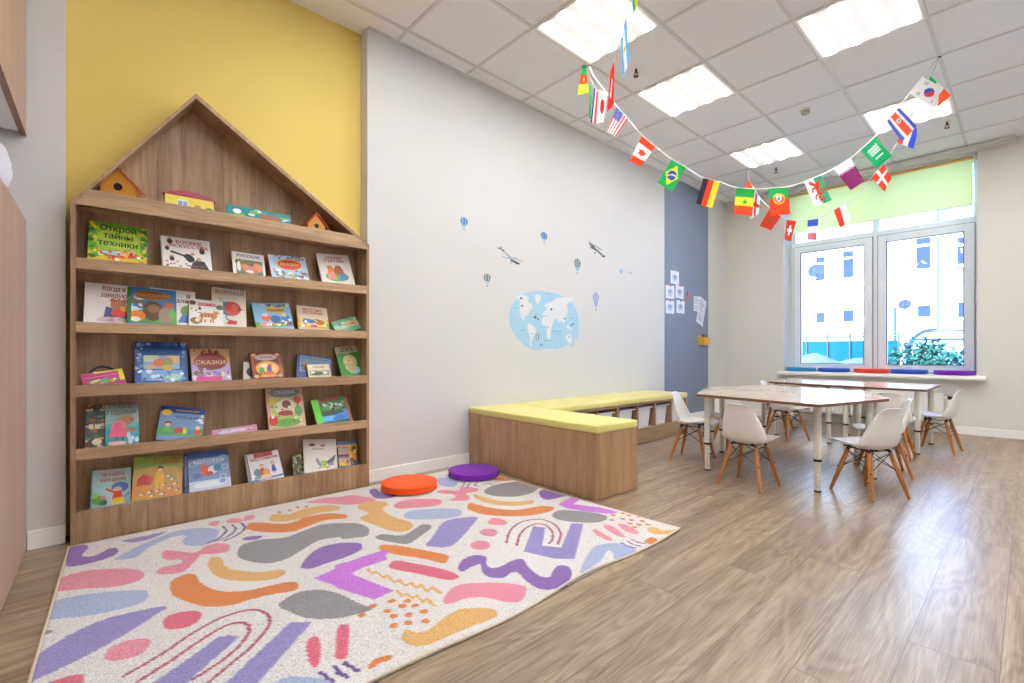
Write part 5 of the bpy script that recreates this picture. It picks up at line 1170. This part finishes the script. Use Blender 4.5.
# ================================================================== FLAG GARLANDS
NB2 = Vector((.75, 2.87, ZC-.008)); NE5 = Vector((2.55, 4.67, ZC-.008)); NB7 = Vector((.75, 5.87, ZC-.008)); NS3 = Vector((1.95, 1.67, ZC-.008))
def string_pts(A, B, px):
    d = (B-A); d.z = 0; n = Vector((d.y, -d.x, 0)).normalized()
    pts = [A]+[onplane(x, y, A, n) for x, y in px]+[B]
    return pts, n
plain('string', '#e9e9ea', .7)
def flag_obj(parent, quad3, pf, label, n, nu=30, nv=42, sag=.004):
    TL, TR, BR, BL = [Vector(q) for q in quad3]
    TLn, TRn, BRn, BLn = [np.array(q) for q in (TL, TR, BR, BL)]; nn = np.array(n)
    ph = RNG.uniform(0, 6); am = RNG.uniform(.003, .006)
    def fn(u, v):
        w = 1-v
        P = (TLn[None, None]*((1-u)*(1-w))[..., None]+TRn*(u*(1-w))[..., None]+BRn*(u*w)[..., None]+BLn*((1-u)*w)[..., None])
        P = P+nn*((am*np.sin(u*5+ph+w*2)*w+.003)[..., None])
        return P[..., 0], P[..., 1], P[..., 2]
    o = grid_obj('flag', nu, nv, fn, pf, 'printed_cloth', parent, smooth=True)
    if label: o['label'] = label
    return o
def vs(*cols):
    def f(P):
        for i, c in enumerate(cols): P.fill((P.U >= i/len(cols)-1e-6) & (P.U <= (i+1)/len(cols)+1e-6), c)
    return f
def hs(*cols):
    def f(P):
        for i, c in enumerate(cols): P.fill((1-P.V >= i/len(cols)-1e-6) & (1-P.V <= (i+1)/len(cols)+1e-6), c)
    return f
def f_usa(P):
    for i in range(13): P.fill((P.U >= i/13-1e-6) & (P.U <= (i+1)/13+1e-6), '#d8453c' if i % 2 == 0 else '#f3efee')
    P.rect(0, .6, .54, 1, '#54589c')
    for i in range(4):
        for j in range(4): P.ell(.08+.13*i, .66+.09*j, .018, .014, '#f3f3f8')
def f_usa2(P):
    for i in range(9): P.fill((P.U >= i/9-1e-6) & (P.U <= (i+1)/9+1e-6), '#e0584c' if i % 2 == 0 else '#f6f1f0')
    P.rect(0, .58, .62, 1, '#5a5fa6')
    for i in range(4):
        for j in range(4): P.ell(.08+.15*i, .64+.1*j, .02, .014, '#f3f3f8')
def f_can(P):
    P.fill(P.a | True, '#f4f1ee'); P.rect(0, .76, 1, 1, '#e8451c'); P.rect(0, 0, 1, .24, '#e8451c')
    P.poly([(.5, .3), (.42, .4), (.26, .38), (.32, .46), (.2, .56), (.36, .56), (.38, .62), (.46, .56), (.5, .72), (.56, .56), (.64, .62), (.66, .56), (.8, .56), (.7, .46), (.76, .38), (.58, .4)], '#e8451c')
def f_bra(P):
    P.fill(P.a | True, '#1fae5c'); P.poly([(.5, .1), (.9, .5), (.5, .9), (.1, .5)], '#e9e832'); P.ell(.5, .5, .26, .19, '#3558a8'); P.line([(.3, .42), (.5, .54), (.7, .54)], .04, '#f0f0f0')
def f_sen(P): hs('#1fae4c', '#e6ec3a', '#f0542a')(P); P.star(.52, .5, .13, '#1fae4c', 1.4)
def f_por(P):
    P.fill(P.a | True, '#ee4a26'); P.rect(0, .6, 1, 1, '#2bb35a'); P.ell(.5, .6, .3, .2, '#e9e03a'); P.ell(.5, .6, .24, .155, '#ee4a26'); P.poly([(.36, .72), (.64, .72), (.64, .56), (.5, .47), (.36, .56)], '#f3f3f0'); P.rect(.46, .54, .54, .66, '#4a6ab0')
def f_wal(P):
    P.fill(P.a | True, '#f2f3f4'); P.rect(.55, 0, 1, 1, '#2bb37c')
    R = '#e0382c'; P.line([(.3, .85), (.42, .78), (.5, .7), (.5, .5), (.58, .36), (.5, .25), (.55, .14)], .13, R, 3); P.poly([(.5, .75), (.8, .95), (.78, .7), (.62, .55), (.5, .5)], R); P.line([(.48, .66), (.28, .62), (.22, .52)], .08, R); P.line([(.55, .42), (.34, .36), (.26, .24)], .07, R); P.line([(.56, .4), (.78, .36), (.86, .5), (.94, .42)], .06, R); P.line([(.5, .2), (.7, .14), (.8, .22)], .06, R); P.poly([(.22, .92), (.34, .92), (.32, .78), (.2, .82)], R); P.line([(.55, .56), (.74, .5), (.82, .6)], .05, R)
def f_qat(P):
    P.fill(P.a | True, '#8c2a6a'); P.rect(0, .74, 1, 1, '#f1eff2')
    for i in range(9): P.poly([(i/9, .745), ((i+1)/9, .745), ((i+.5)/9, .64)], '#f1eff2')
def f_sau(P):
    P.fill(P.a | True, '#12ad66'); W = '#eef6f0'
    RNG2 = random.Random(5)
    for k in range(3):
        y = .76-.11*k
        for i in range(6):
            x = .24+.1*i; P.line([(x, y-.04), (x+.03, y+.04*RNG2.uniform(.2, 1)), (x+.06, y-.03)], .03, W)
        P.line([(.2, y-.045), (.8, y-.045)], .022, W)
    P.line([(.28, .32), (.78, .32)], .028, W); P.line([(.72, .36), (.72, .28)], .025, W)
def f_cri(P):
    P.fill(P.a | True, '#f2f0f0'); P.rect(0, 0, .17, 1, '#4f5fc4'); P.rect(.83, 0, 1, 1, '#4f5fc4'); P.rect(.33, 0, .67, 1, '#f0563a'); P.ell(.5, .66, .13, .09, '#ecdcd0'); P.ell(.5, .66, .07, .05, '#8a8f94')
def f_kor(P):
    P.fill(P.a | True, '#eeeeef'); P.ell(.5, .5, .24, .17, '#e23a2c'); P.fill(P.ellm(.5, .5, .24, .17) & (P.U > .5), '#3558b8'); P.ell(.5, .585, .12, .085, '#3558b8'); P.ell(.5, .415, .12, .085, '#e23a2c')
    for x, y in ((.2, .78), (.8, .78), (.2, .22), (.8, .22)):
        for k in range(3): P.rect(x-.08, y-.04+.035*k-.008, x+.08, y-.04+.035*k+.01, '#3a3a40')
def f_eng(P): P.fill(P.a | True, '#f2f0f0'); P.rect(.38, 0, .62, 1, '#e0382c'); P.rect(0, .42, 1, .58, '#e0382c')
def f_mor(P): P.fill(P.a | True, '#e23c26'); P.star(.5, .52, .2, '#3a7a3a', 1.3); P.star(.5, .52, .12, '#e23c26', 1.3)
def f_swi(P): P.fill(P.a | True, '#ea3a22'); P.rect(.38, .24, .62, .76, '#f6f4f4'); P.rect(.18, .41, .82, .59, '#f6f4f4')
def f_den(P): P.fill(P.a | True, '#e8402a'); P.rect(.38, 0, .58, 1, '#f6f4f4'); P.rect(0, .5, 1, .64, '#f6f4f4')
def f_cam(P): hs('#1fae5c', '#e8401c', '#dcec3a')(P); P.star(.5, .5, .13, '#f0ea4a', 1.3)
def f_jap(P): P.fill(P.a | True, '#f0f0f2'); P.ell(.5, .52, .3, .24, '#dc2430')
def f_redw(P): P.fill(P.a | True, '#e81e16'); P.line([(.42, .35), (.55, .62)], .18, '#f0e0dc'); P.line([(.5, .3), (.6, .6)], .1, '#f0e0dc')
def f_arg(P): vs('#6cb4e4', '#f2f4f6', '#6cb4e4')(P); P.ell(.5, .5, .12, .06, '#d9b24a')
def f_and(P): P.fill(P.a | True, '#e8602a'); P.ell(.6, .5, .2, .2, '#6a4a2a')

def garland(label, A, B, px, flags, r=.0045, depth_flags=False):
    root = empty('flag_garland', A, 0, label, 'flag garland', 'strings of little flags under the ceiling')
    pts, n = string_pts(A, B, px)
    loc = [p-A for p in pts]; sm = spline([tuple(p) for p in loc], 6, False)
    bm = BM(); path(bm, sm, r, 6, flat=(0, 0, 1)); obj('cord', bm, 'string', root)
    bm = BM()
    for q in (Vector((0, 0, 0)), B-A): tube(bm, q+Vector((0, 0, .003)), q+Vector((0, 0, -.006)), .008, seg=10); tube(bm, q+Vector((-.012, 0, -.002)), q+Vector((.012, 0, -.002)), .003, seg=8)
    obj('fixing_clip', bm, 'black_rubber', root)
    if n.dot(CAM-A) < 0: n = -n
    for quad, pf, lab in flags:
        if depth_flags:
            # these hang square to the cord; take the distance of the cord there
            mx = (quad[0][0]+quad[1][0])/2; best = min(sm, key=lambda q: abs(((Vector(q)+A-CAM).x*CS+(Vector(q)+A-CAM).y*SN)/(-(Vector(q)+A-CAM).x*SN+(Vector(q)+A-CAM).y*CS)*F+PXC-mx)+.5*abs(PYC-F*(Vector(q)+A-CAM).z/(-(Vector(q)+A-CAM).x*SN+(Vector(q)+A-CAM).y*CS)-min(quad[0][1], quad[1][1])))
            P0 = Vector(best)+A; nn = Vector((-SN, CS, 0)); nn = (nn*.85+Vector((CS, SN, 0))*.53).normalized()
            q3 = [onplane(x, y, P0, nn)-A for x, y in quad]; nf = -nn
        else:
            q3 = [onplane(x, y, A, n)-A for x, y in quad]; nf = n
        flag_obj(root, q3, pf, lab, nf)
    return root
RNG.seed(11)
garland('longest string of national flags sagging from the left ceiling panel across the room', NB2, NE5,
    [(594,76),(606,92),(616.6,106.5),(628,119),(641.4,135),(655.3,146.5),(671.5,159),(685.7,167.3),(703.2,177.6),(720,182),(736.1,187.6),(755,189),(768,188.4),(788,187),(803.7,181.8),(820.8,175),(833.4,168.8),(850.5,158),(860.3,150),(875.4,136),(886.8,121),(898.6,107),(909.5,93.5),(923,76.5)],
    [(((616.6,107.1),(628.1,119.5),(615.5,137.2),(606.5,131)), f_usa2, 'small stars and stripes flag in red, white and blue'),
     (((641.4,135.7),(655.3,147.1),(641.4,166.1),(629.4,161.8)), f_can, 'red and white flag with a maple leaf'),
     (((671.5,159.5),(685.7,167.7),(672.2,192.2),(657.6,182.7)), f_bra, 'green flag with yellow diamond and blue disc'),
     (((703.2,178.1),(720,182.3),(711.8,208.6),(696,203.2)), vs('#2c2e3c', '#ea4423', '#ecde3a'), 'black, red and yellow flag'),
     (((736.1,188.1),(754.9,189.4),(752,216.4),(733.8,214.1)), f_sen, 'green, yellow and red flag with a green star'),
     (((768.1,188.7),(788.1,187.4),(789.8,214.4),(770.1,215.7)), f_por, 'green and red flag with a yellow ringed shield'),
     (((803.7,182.1),(820.8,175.5),(831,200.6),(814.2,206.9)), f_wal, 'white and green flag with a red dragon'),
     (((833.4,169.2),(850.5,158.5),(864.4,181.2),(850.5,190.3)), f_qat, 'white and maroon flag with a zigzag border'),
     (((860.3,150.5),(875.4,136.6),(891.9,156.3),(875.8,169.2)), f_sau, 'green flag with white script and sword'),
     (((886.8,121.7),(898.6,107.8),(917.1,126.1),(901.5,141.5)), f_cri, 'blue, white and red striped flag with an oval emblem'),
     (((909.5,94),(923,77),(949,92),(934,108)), f_kor, 'white flag with a red and blue disc')])
garland('second string of flags running from the far left ceiling towards the same right anchor', NB7, NE5,
    [(748,178),(753,187),(760,198),(770,208),(780,215.5),(787,219.2),(796.7,220.8),(808,220),(818.8,218.3),(834,210),(846,202.8),(860,191.5),(871.7,177),(884.2,163.5),(897,142.5),(906,125.5),(920,99),(931,76)],
    [(((749,179.5),(753.5,188),(745,206),(740,198)), f_and, 'orange flag mostly hidden behind the green, yellow and red one'),
     (((753,187),(760.5,199),(759,214),(750,219)), f_eng, 'white flag with a red cross, half hidden'),
     (((770,208.5),(781,216.5),(771.4,230.5),(759.9,225.9)), f_mor, 'red flag with a green star outline'),
     (((787.2,219.7),(796.7,221),(791.1,241),(784.3,239.4)), f_swi, 'red flag with a white cross inside'),
     (((808,220.3),(818.8,218.8),(816.8,240.4),(807,240.1)), hs('#3f62c0', '#eeeaf0', '#e07a80'), 'blue, white and red horizontally striped flag'),
     (((834.1,210.5),(846.1,203.2),(851.2,220),(840.2,228.3)), vs('#e8452c', '#ecebf0'), 'red and white two-stripe flag'),
     (((871.7,177.6),(884.2,164),(891.9,178.3),(884.6,191.8)), f_den, 'red flag with a white off-centre cross'),
     (((897,142.5),(906,126),(917.5,128),(914.5,149)), hs('#e8452c', '#f0eef0', '#3f55d0'), 'flag with a blue tip behind the oval emblem one'),
     (((920,98),(931,76),(951,95),(940,107)), hs('#1fa858', '#f0f0f0', '#f0582c'), 'green, white and orange flag behind the white one')], r=.005)
garland('near string of flags hanging from the left ceiling anchor towards the camera', NB2, NS3,
    [(589.5,74),(593,84),(598,91),(604,90.5),(609,79),(614,62),(622,36),(627,17),(632.5,-10),(637,-60)],
    [(((583,64),(586.5,67),(589,93),(577.5,95)), f_cam, 'green, red and yellow flag with a yellow star'),
     (((590,84),(592,86),(591,119),(589,118)), hs('#2aa05c', '#2aa05c'), 'green flag seen edge-on'),
     (((594.3,88),(600,90),(597.8,124),(590.7,123)), vs('#3438a4', '#f0eef2', '#e0382c', '#f0c8c8'), 'blue, white and red striped flag seen obliquely'),
     (((600,89.5),(607.5,94),(604,122),(598,123.5)), f_jap, 'white flag with a red disc seen obliquely'),
     (((610.5,72),(614.5,61.5),(613.8,104.5),(607.5,113)), f_redw, 'red flag with a white emblem, seen nearly edge-on'),
     (((621,40),(626.2,18),(630.3,60),(622,79.5)), f_arg, 'light blue and white flag with a small sun'),
     (((632.5,-8),(638,-40),(638,0),(633,21)), vs('#2aa05c', '#e9d83a'), 'green and yellow flag at the very top of the near string')], r=.004, depth_flags=True)

# ================================================================== OUTSIDE
plain('snow_ground', '#e8eaec', .9); plain('ext_wall', '#eceff2', .8); plain('ext_wall_shaded', '#7294cc', .8); plain('ext_glass', '#28356a', .6, spec=.1); plain('teal_mesh', '#0b4850', .9, spec=.1); plain('ext_metal', '#38445a', .6); plain('dish_grey', '#333c66', .9, spec=.1); plain('ext_blue', '#1c3590', .5); plain('canopy_white', '#a9b8cc', .5); plain('leaf', '#2a5348', .9, spec=.0, noise=.4, scale=8); plain('bark', '#4a3f38', .8); plain('snow_heap', '#3f4c60', .8, bump=.4)
bm = BM(); box(bm, -40, WY+.5, -.6, 40, 45, -.45); struct('ground', bm, 'snow_ground')
t = empty('white_building', (0, 18, 0), 0, 'white plastered building across the yard with small blue windows', 'building')
bm = BM(); box(bm, -14, 0, -.45, 1.2, 6, 11)
obj('facade', bm, 'ext_wall', t)
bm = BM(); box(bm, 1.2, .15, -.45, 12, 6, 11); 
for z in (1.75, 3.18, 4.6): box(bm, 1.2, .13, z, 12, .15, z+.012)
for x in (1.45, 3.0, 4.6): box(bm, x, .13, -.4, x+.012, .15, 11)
obj('panelled_wing', bm, 'ext_wall_shaded', t)  # bluish shade on this set-back face is put into its wall colour
wins = [(815.2, 257, 826, 281), (842, 251, 855, 278), (915, 238, 932, 269), (815.2, 312, 826, 323.5), (842.2, 309.5, 855, 322.5), (916.5, 305, 932.5, 317.5), (955.5, 236, 968, 264), (956, 301, 966, 318)]
for a, b, c, d in wins:
    p = onY(a, b, 18); q = onY(c, d, 18); yo = .15 if p.x > 1.25 else 0
    bm = BM(); x0, x1, z0, z1 = p.x, q.x, q.z, p.z
    box(bm, x0-.03, yo-.05, z0-.05, x1+.03, yo-.001, z0-.01); 
    for s in ((x0, z0, x0+.03, z1), (x1-.03, z0, x1, z1), (x0, z1-.03, x1, z1), (x0, z0, x1, z0+.03)): box(bm, s[0], yo-.035, s[1], s[2], yo-.004, s[3])
    if z1-z0 > .7: box(bm, x0, yo-.035, z1-.28, x1, yo-.004, z1-.22)
    w = obj('window', bm, 'ext_wall', t)
    bm = BM(); box(bm, x0+.03, yo-.015, z0+.03, x1-.03, yo-.008, z1-.03); obj('pane', bm, 'ext_glass', w)
# satellite dishes
def dish(px, py, r, Y, label, armto):
    p = onY(px, py, Y); t = empty('satellite_dish', tuple(p), 0, label, 'satellite dish', 'satellite dishes across the yard')
    bm = BM(); lathe(bm, [(0, .0), (r*.5, r*.07), (r*.85, r*.2), (r, r*.3), (r, r*.33), (r*.8, r*.2), (0, .015)], seg=28)
    bmesh.ops.transform(bm, matrix=Matrix.Rotation(math.radians(70), 4, 'X') , verts=bm.verts); obj('reflector', bm, 'dish_grey', t, 50)
    bm = BM(); path(bm, [(0, 0, -r*.9), (0, -r*.8, -r*.6), (0, -r*1.0, -.0)], r*.05, 6); tube(bm, (0, -r, -.02), (0, -r, .05), r*.1, seg=8); obj('feed_arm', bm, 'ext_metal', t)
    q = onY(*armto, Y)-p; bm = BM(); path(bm, [(0, .03, -.0), (0, .06, -r), (q.x, .06, q.z)], .02, 6); obj('bracket', bm, 'ext_metal', t)
dish(816.5, 271.5, .17, 13, 'grey satellite dish on an arm, seen through the left window pane', (804, 281))
dish(905, 305, .115, 13, 'small satellite dish by the tall pole, seen through the right pane', (895, 311))
p0 = onY(894.5, 307, 13); bm = BM(); tube(bm, (p0.x, 13.05, -.45), (p0.x, 13.05, p0.z), .03, seg=10)
tag(obj('metal_pole', bm, 'ext_metal'), 'thin grey metal pole behind the teal fence across the yard', 'pole')
# fence
t = empty('mesh_fence', (0, 12.6, 0), 0, 'teal netted fence with a metal rail across the yard', 'fence')
xa, xb = -4.0, onY(900, 350, 12.6).x
za = onY(850, 341, 12.6).z; zr = onY(850, 337, 12.6).z
bm = BM()
for i in range(60):
    x = xa+(xb-xa)*i/60; box(bm, x, 0, -.44, x+(xb-xa)/60, .012+.01*(i % 2), za)
obj('netting', bm, 'teal_mesh', t)
bm = BM(); tube(bm, (xa, -.02, zr), (xb, -.02, zr), .015, seg=8); tube(bm, (xa, -.02, zr+.07), (xb, -.02, zr+.07), .01, seg=8); obj('rail', bm, 'ext_metal', t)
for i in range(12):
    x = xb-.02-i*.42; bm = BM(); tube(bm, (x, -.02, -.449), (x, -.02, zr+.09), .018, seg=8); obj('post', bm, 'ext_metal', t)
# snowy lean-to in front of the fence seen through the left pane
q0 = onY(808, 350, 11.5); q1 = onY(846, 362, 11.5)
bm = BM(); bmesh.ops.create_icosphere(bm, subdivisions=4, radius=1)
for v in bm.verts:
    k = 1+.16*mnoise.noise(v.co*2.2)+.06*mnoise.noise(v.co*6); v.co = Vector((v.co.x*1.35*k, v.co.y*.6, max(0, v.co.z)**.6*1.2*k))
o = obj('snow_heap', bm, 'snow_heap', None, True); o.location = ((q0.x+q1.x)/2-.1, 11.6, -.452); tag(o, 'grey snow heap in front of the teal fence outside', 'snow heap')
# low roof across
a = onY(804, 333, 16); b = onY(864, 331, 16)
t = empty('shed', (0, 16, 0), 0, 'low white shed roof behind the teal fence', 'shed')
bm = BM(); prism(bm, [(-.9, a.z-.03), (.6, a.z+.22), (.6, a.z+.16), (-.9, a.z-.08)], -7, b.x+.15, 'X'); obj('roof', bm, 'canopy_white', t)
bm = BM(); box(bm, -6.8, -.3, -.45, b.x, .5, a.z-.0); obj('wall', bm, 'ext_wall', t)
# curved canopy
t = empty('curved_canopy', (0, 0, 0), 0, 'white curved canopy with blue arched ends outside the right pane', 'canopy')
YA, YB = 14.0, 15.6
xs0 = onY(908, 350, YA).x; xs1 = onY(966, 350, YA).x+.1; zt = onY(930, 329, YA).z; zb_ = onY(906, 352, YA).z
def arc(x): return [(x+.38*(1-math.cos(a)), YA+.0+(YB-YA)*.5*(1-math.cos(a)), zb_+(zt-zb_)*math.sin(a)) for a in np.linspace(0, PI/2, 12)]
for x, m in ((xs0, 'ext_blue'), (xs1, 'canopy_white')):
    bm = BM(); path(bm, arc(x), .05, 8); obj('arch', bm, m, t)
bm = BM(); A1 = arc(xs0+.03); A2 = arc(xs1); 
va = [bm.verts.new(p) for p in A1]; vb = [bm.verts.new(p) for p in A2]
for i in range(len(va)-1): bm.faces.new((va[i], va[i+1], vb[i+1], vb[i]))
bmesh.ops.solidify(bm, geom=list(bm.faces), thickness=.02); obj('roof_sheet', bm, 'canopy_white', t)
bm = BM()
for i in (4, 8): tube(bm, A1[i], A2[i], .025, seg=8)
obj('purlin', bm, 'dish_grey', t)
for x in (xs0, xs1): bm = BM(); tube(bm, (x, YA, -.449), (x, YA, zb_), .05, seg=8); obj('post', bm, 'ext_blue', t)
# bush
def bush(c, r, label, seed):
    rr = random.Random(seed); t = empty('bush', c, 0, label, 'bush')
    bm = BM()
    for i in range(3600):
        th = rr.uniform(0, 2*PI); ph = math.acos(rr.uniform(-.6, 1)); k = rr.uniform(.6, 1)**.5*(1+.25*math.sin(3*th+seed))
        p = Vector((r[0]*k*math.sin(ph)*math.cos(th), r[1]*k*math.sin(ph)*math.sin(th), r[2]*(k*math.cos(ph)*.6+.45)))
        u = Vector((rr.uniform(-1, 1), rr.uniform(-1, 1), rr.uniform(-1, 1))).normalized(); v = u.orthogonal().normalized(); s = rr.uniform(.035, .06)
        bm.faces.new([bm.verts.new(p+q) for q in (u*s, v*s*.6, -u*s, -v*s*.6)])
    obj('foliage', bm, 'leaf', t)
    bm = BM()
    for i in range(6): a = i*1.05; tube(bm, (.03*math.cos(a), .03*math.sin(a), 0), (r[0]*.6*math.cos(a), r[1]*.6*math.sin(a), r[2]*.8), .02, .007, 6)
    obj('stem', bm, 'bark', t)
b0_ = onY(936, 352, 11.5)
bush((b0_.x-.15, 11.5, -.45), (.62, .5, 1.36), 'leafy green bush outside the right window pane', 3)
bush((b0_.x+.95, 11.9, -.45), (.4, .4, 1.56), 'second green bush cut by the right window edge', 5)

# ================================================================== LIGHT
w = bpy.data.worlds.new('World'); SC.world = w; w.use_nodes = True; nt = w.node_tree
sky = nt.nodes.new('ShaderNodeTexSky'); sky.sky_type = 'NISHITA'; sky.sun_disc = False; sky.sun_elevation = math.radians(38); sky.sun_rotation = math.radians(200); sky.air_density = 1.4; sky.dust_density = 2.5
bg = nt.nodes['Background']; nt.links.new(sky.outputs[0], bg.inputs[0]); bg.inputs[1].default_value = .7
sl = bpy.data.lights.new('sun', 'SUN'); sl.energy = 21; sl.angle = math.radians(1); sl.color = (.52, .72, 1)
so = bpy.data.objects.new('sun', sl); COL.objects.link(so); so.rotation_euler = (math.radians(50), 0, math.radians(-20))

# ================================================================== CAMERA
cd = bpy.data.cameras.new('camera'); cam = bpy.data.objects.new('camera', cd); COL.objects.link(cam)
cd.sensor_width = 36; cd.lens = F/1024*36; cd.shift_y = (PYC-341.5)/1024; cd.clip_start = .05; cd.clip_end = 200
cam.location = CAM; cam.rotation_euler = (PI/2, 0, YAW)
SC.camera = cam
SC.view_settings.view_transform = 'Standard'; SC.view_settings.look = 'None'; SC.view_settings.gamma = 1; SC.view_settings.use_curve_mapping = False
SC.view_settings.exposure = 0.7
SC.cycles.max_bounces = 10; SC.cycles.diffuse_bounces = 6; SC.cycles.glossy_bounces = 4; SC.cycles.transparent_max_bounces = 12
SC.cycles.use_denoising = True; SC.cycles.sample_clamp_indirect = 6
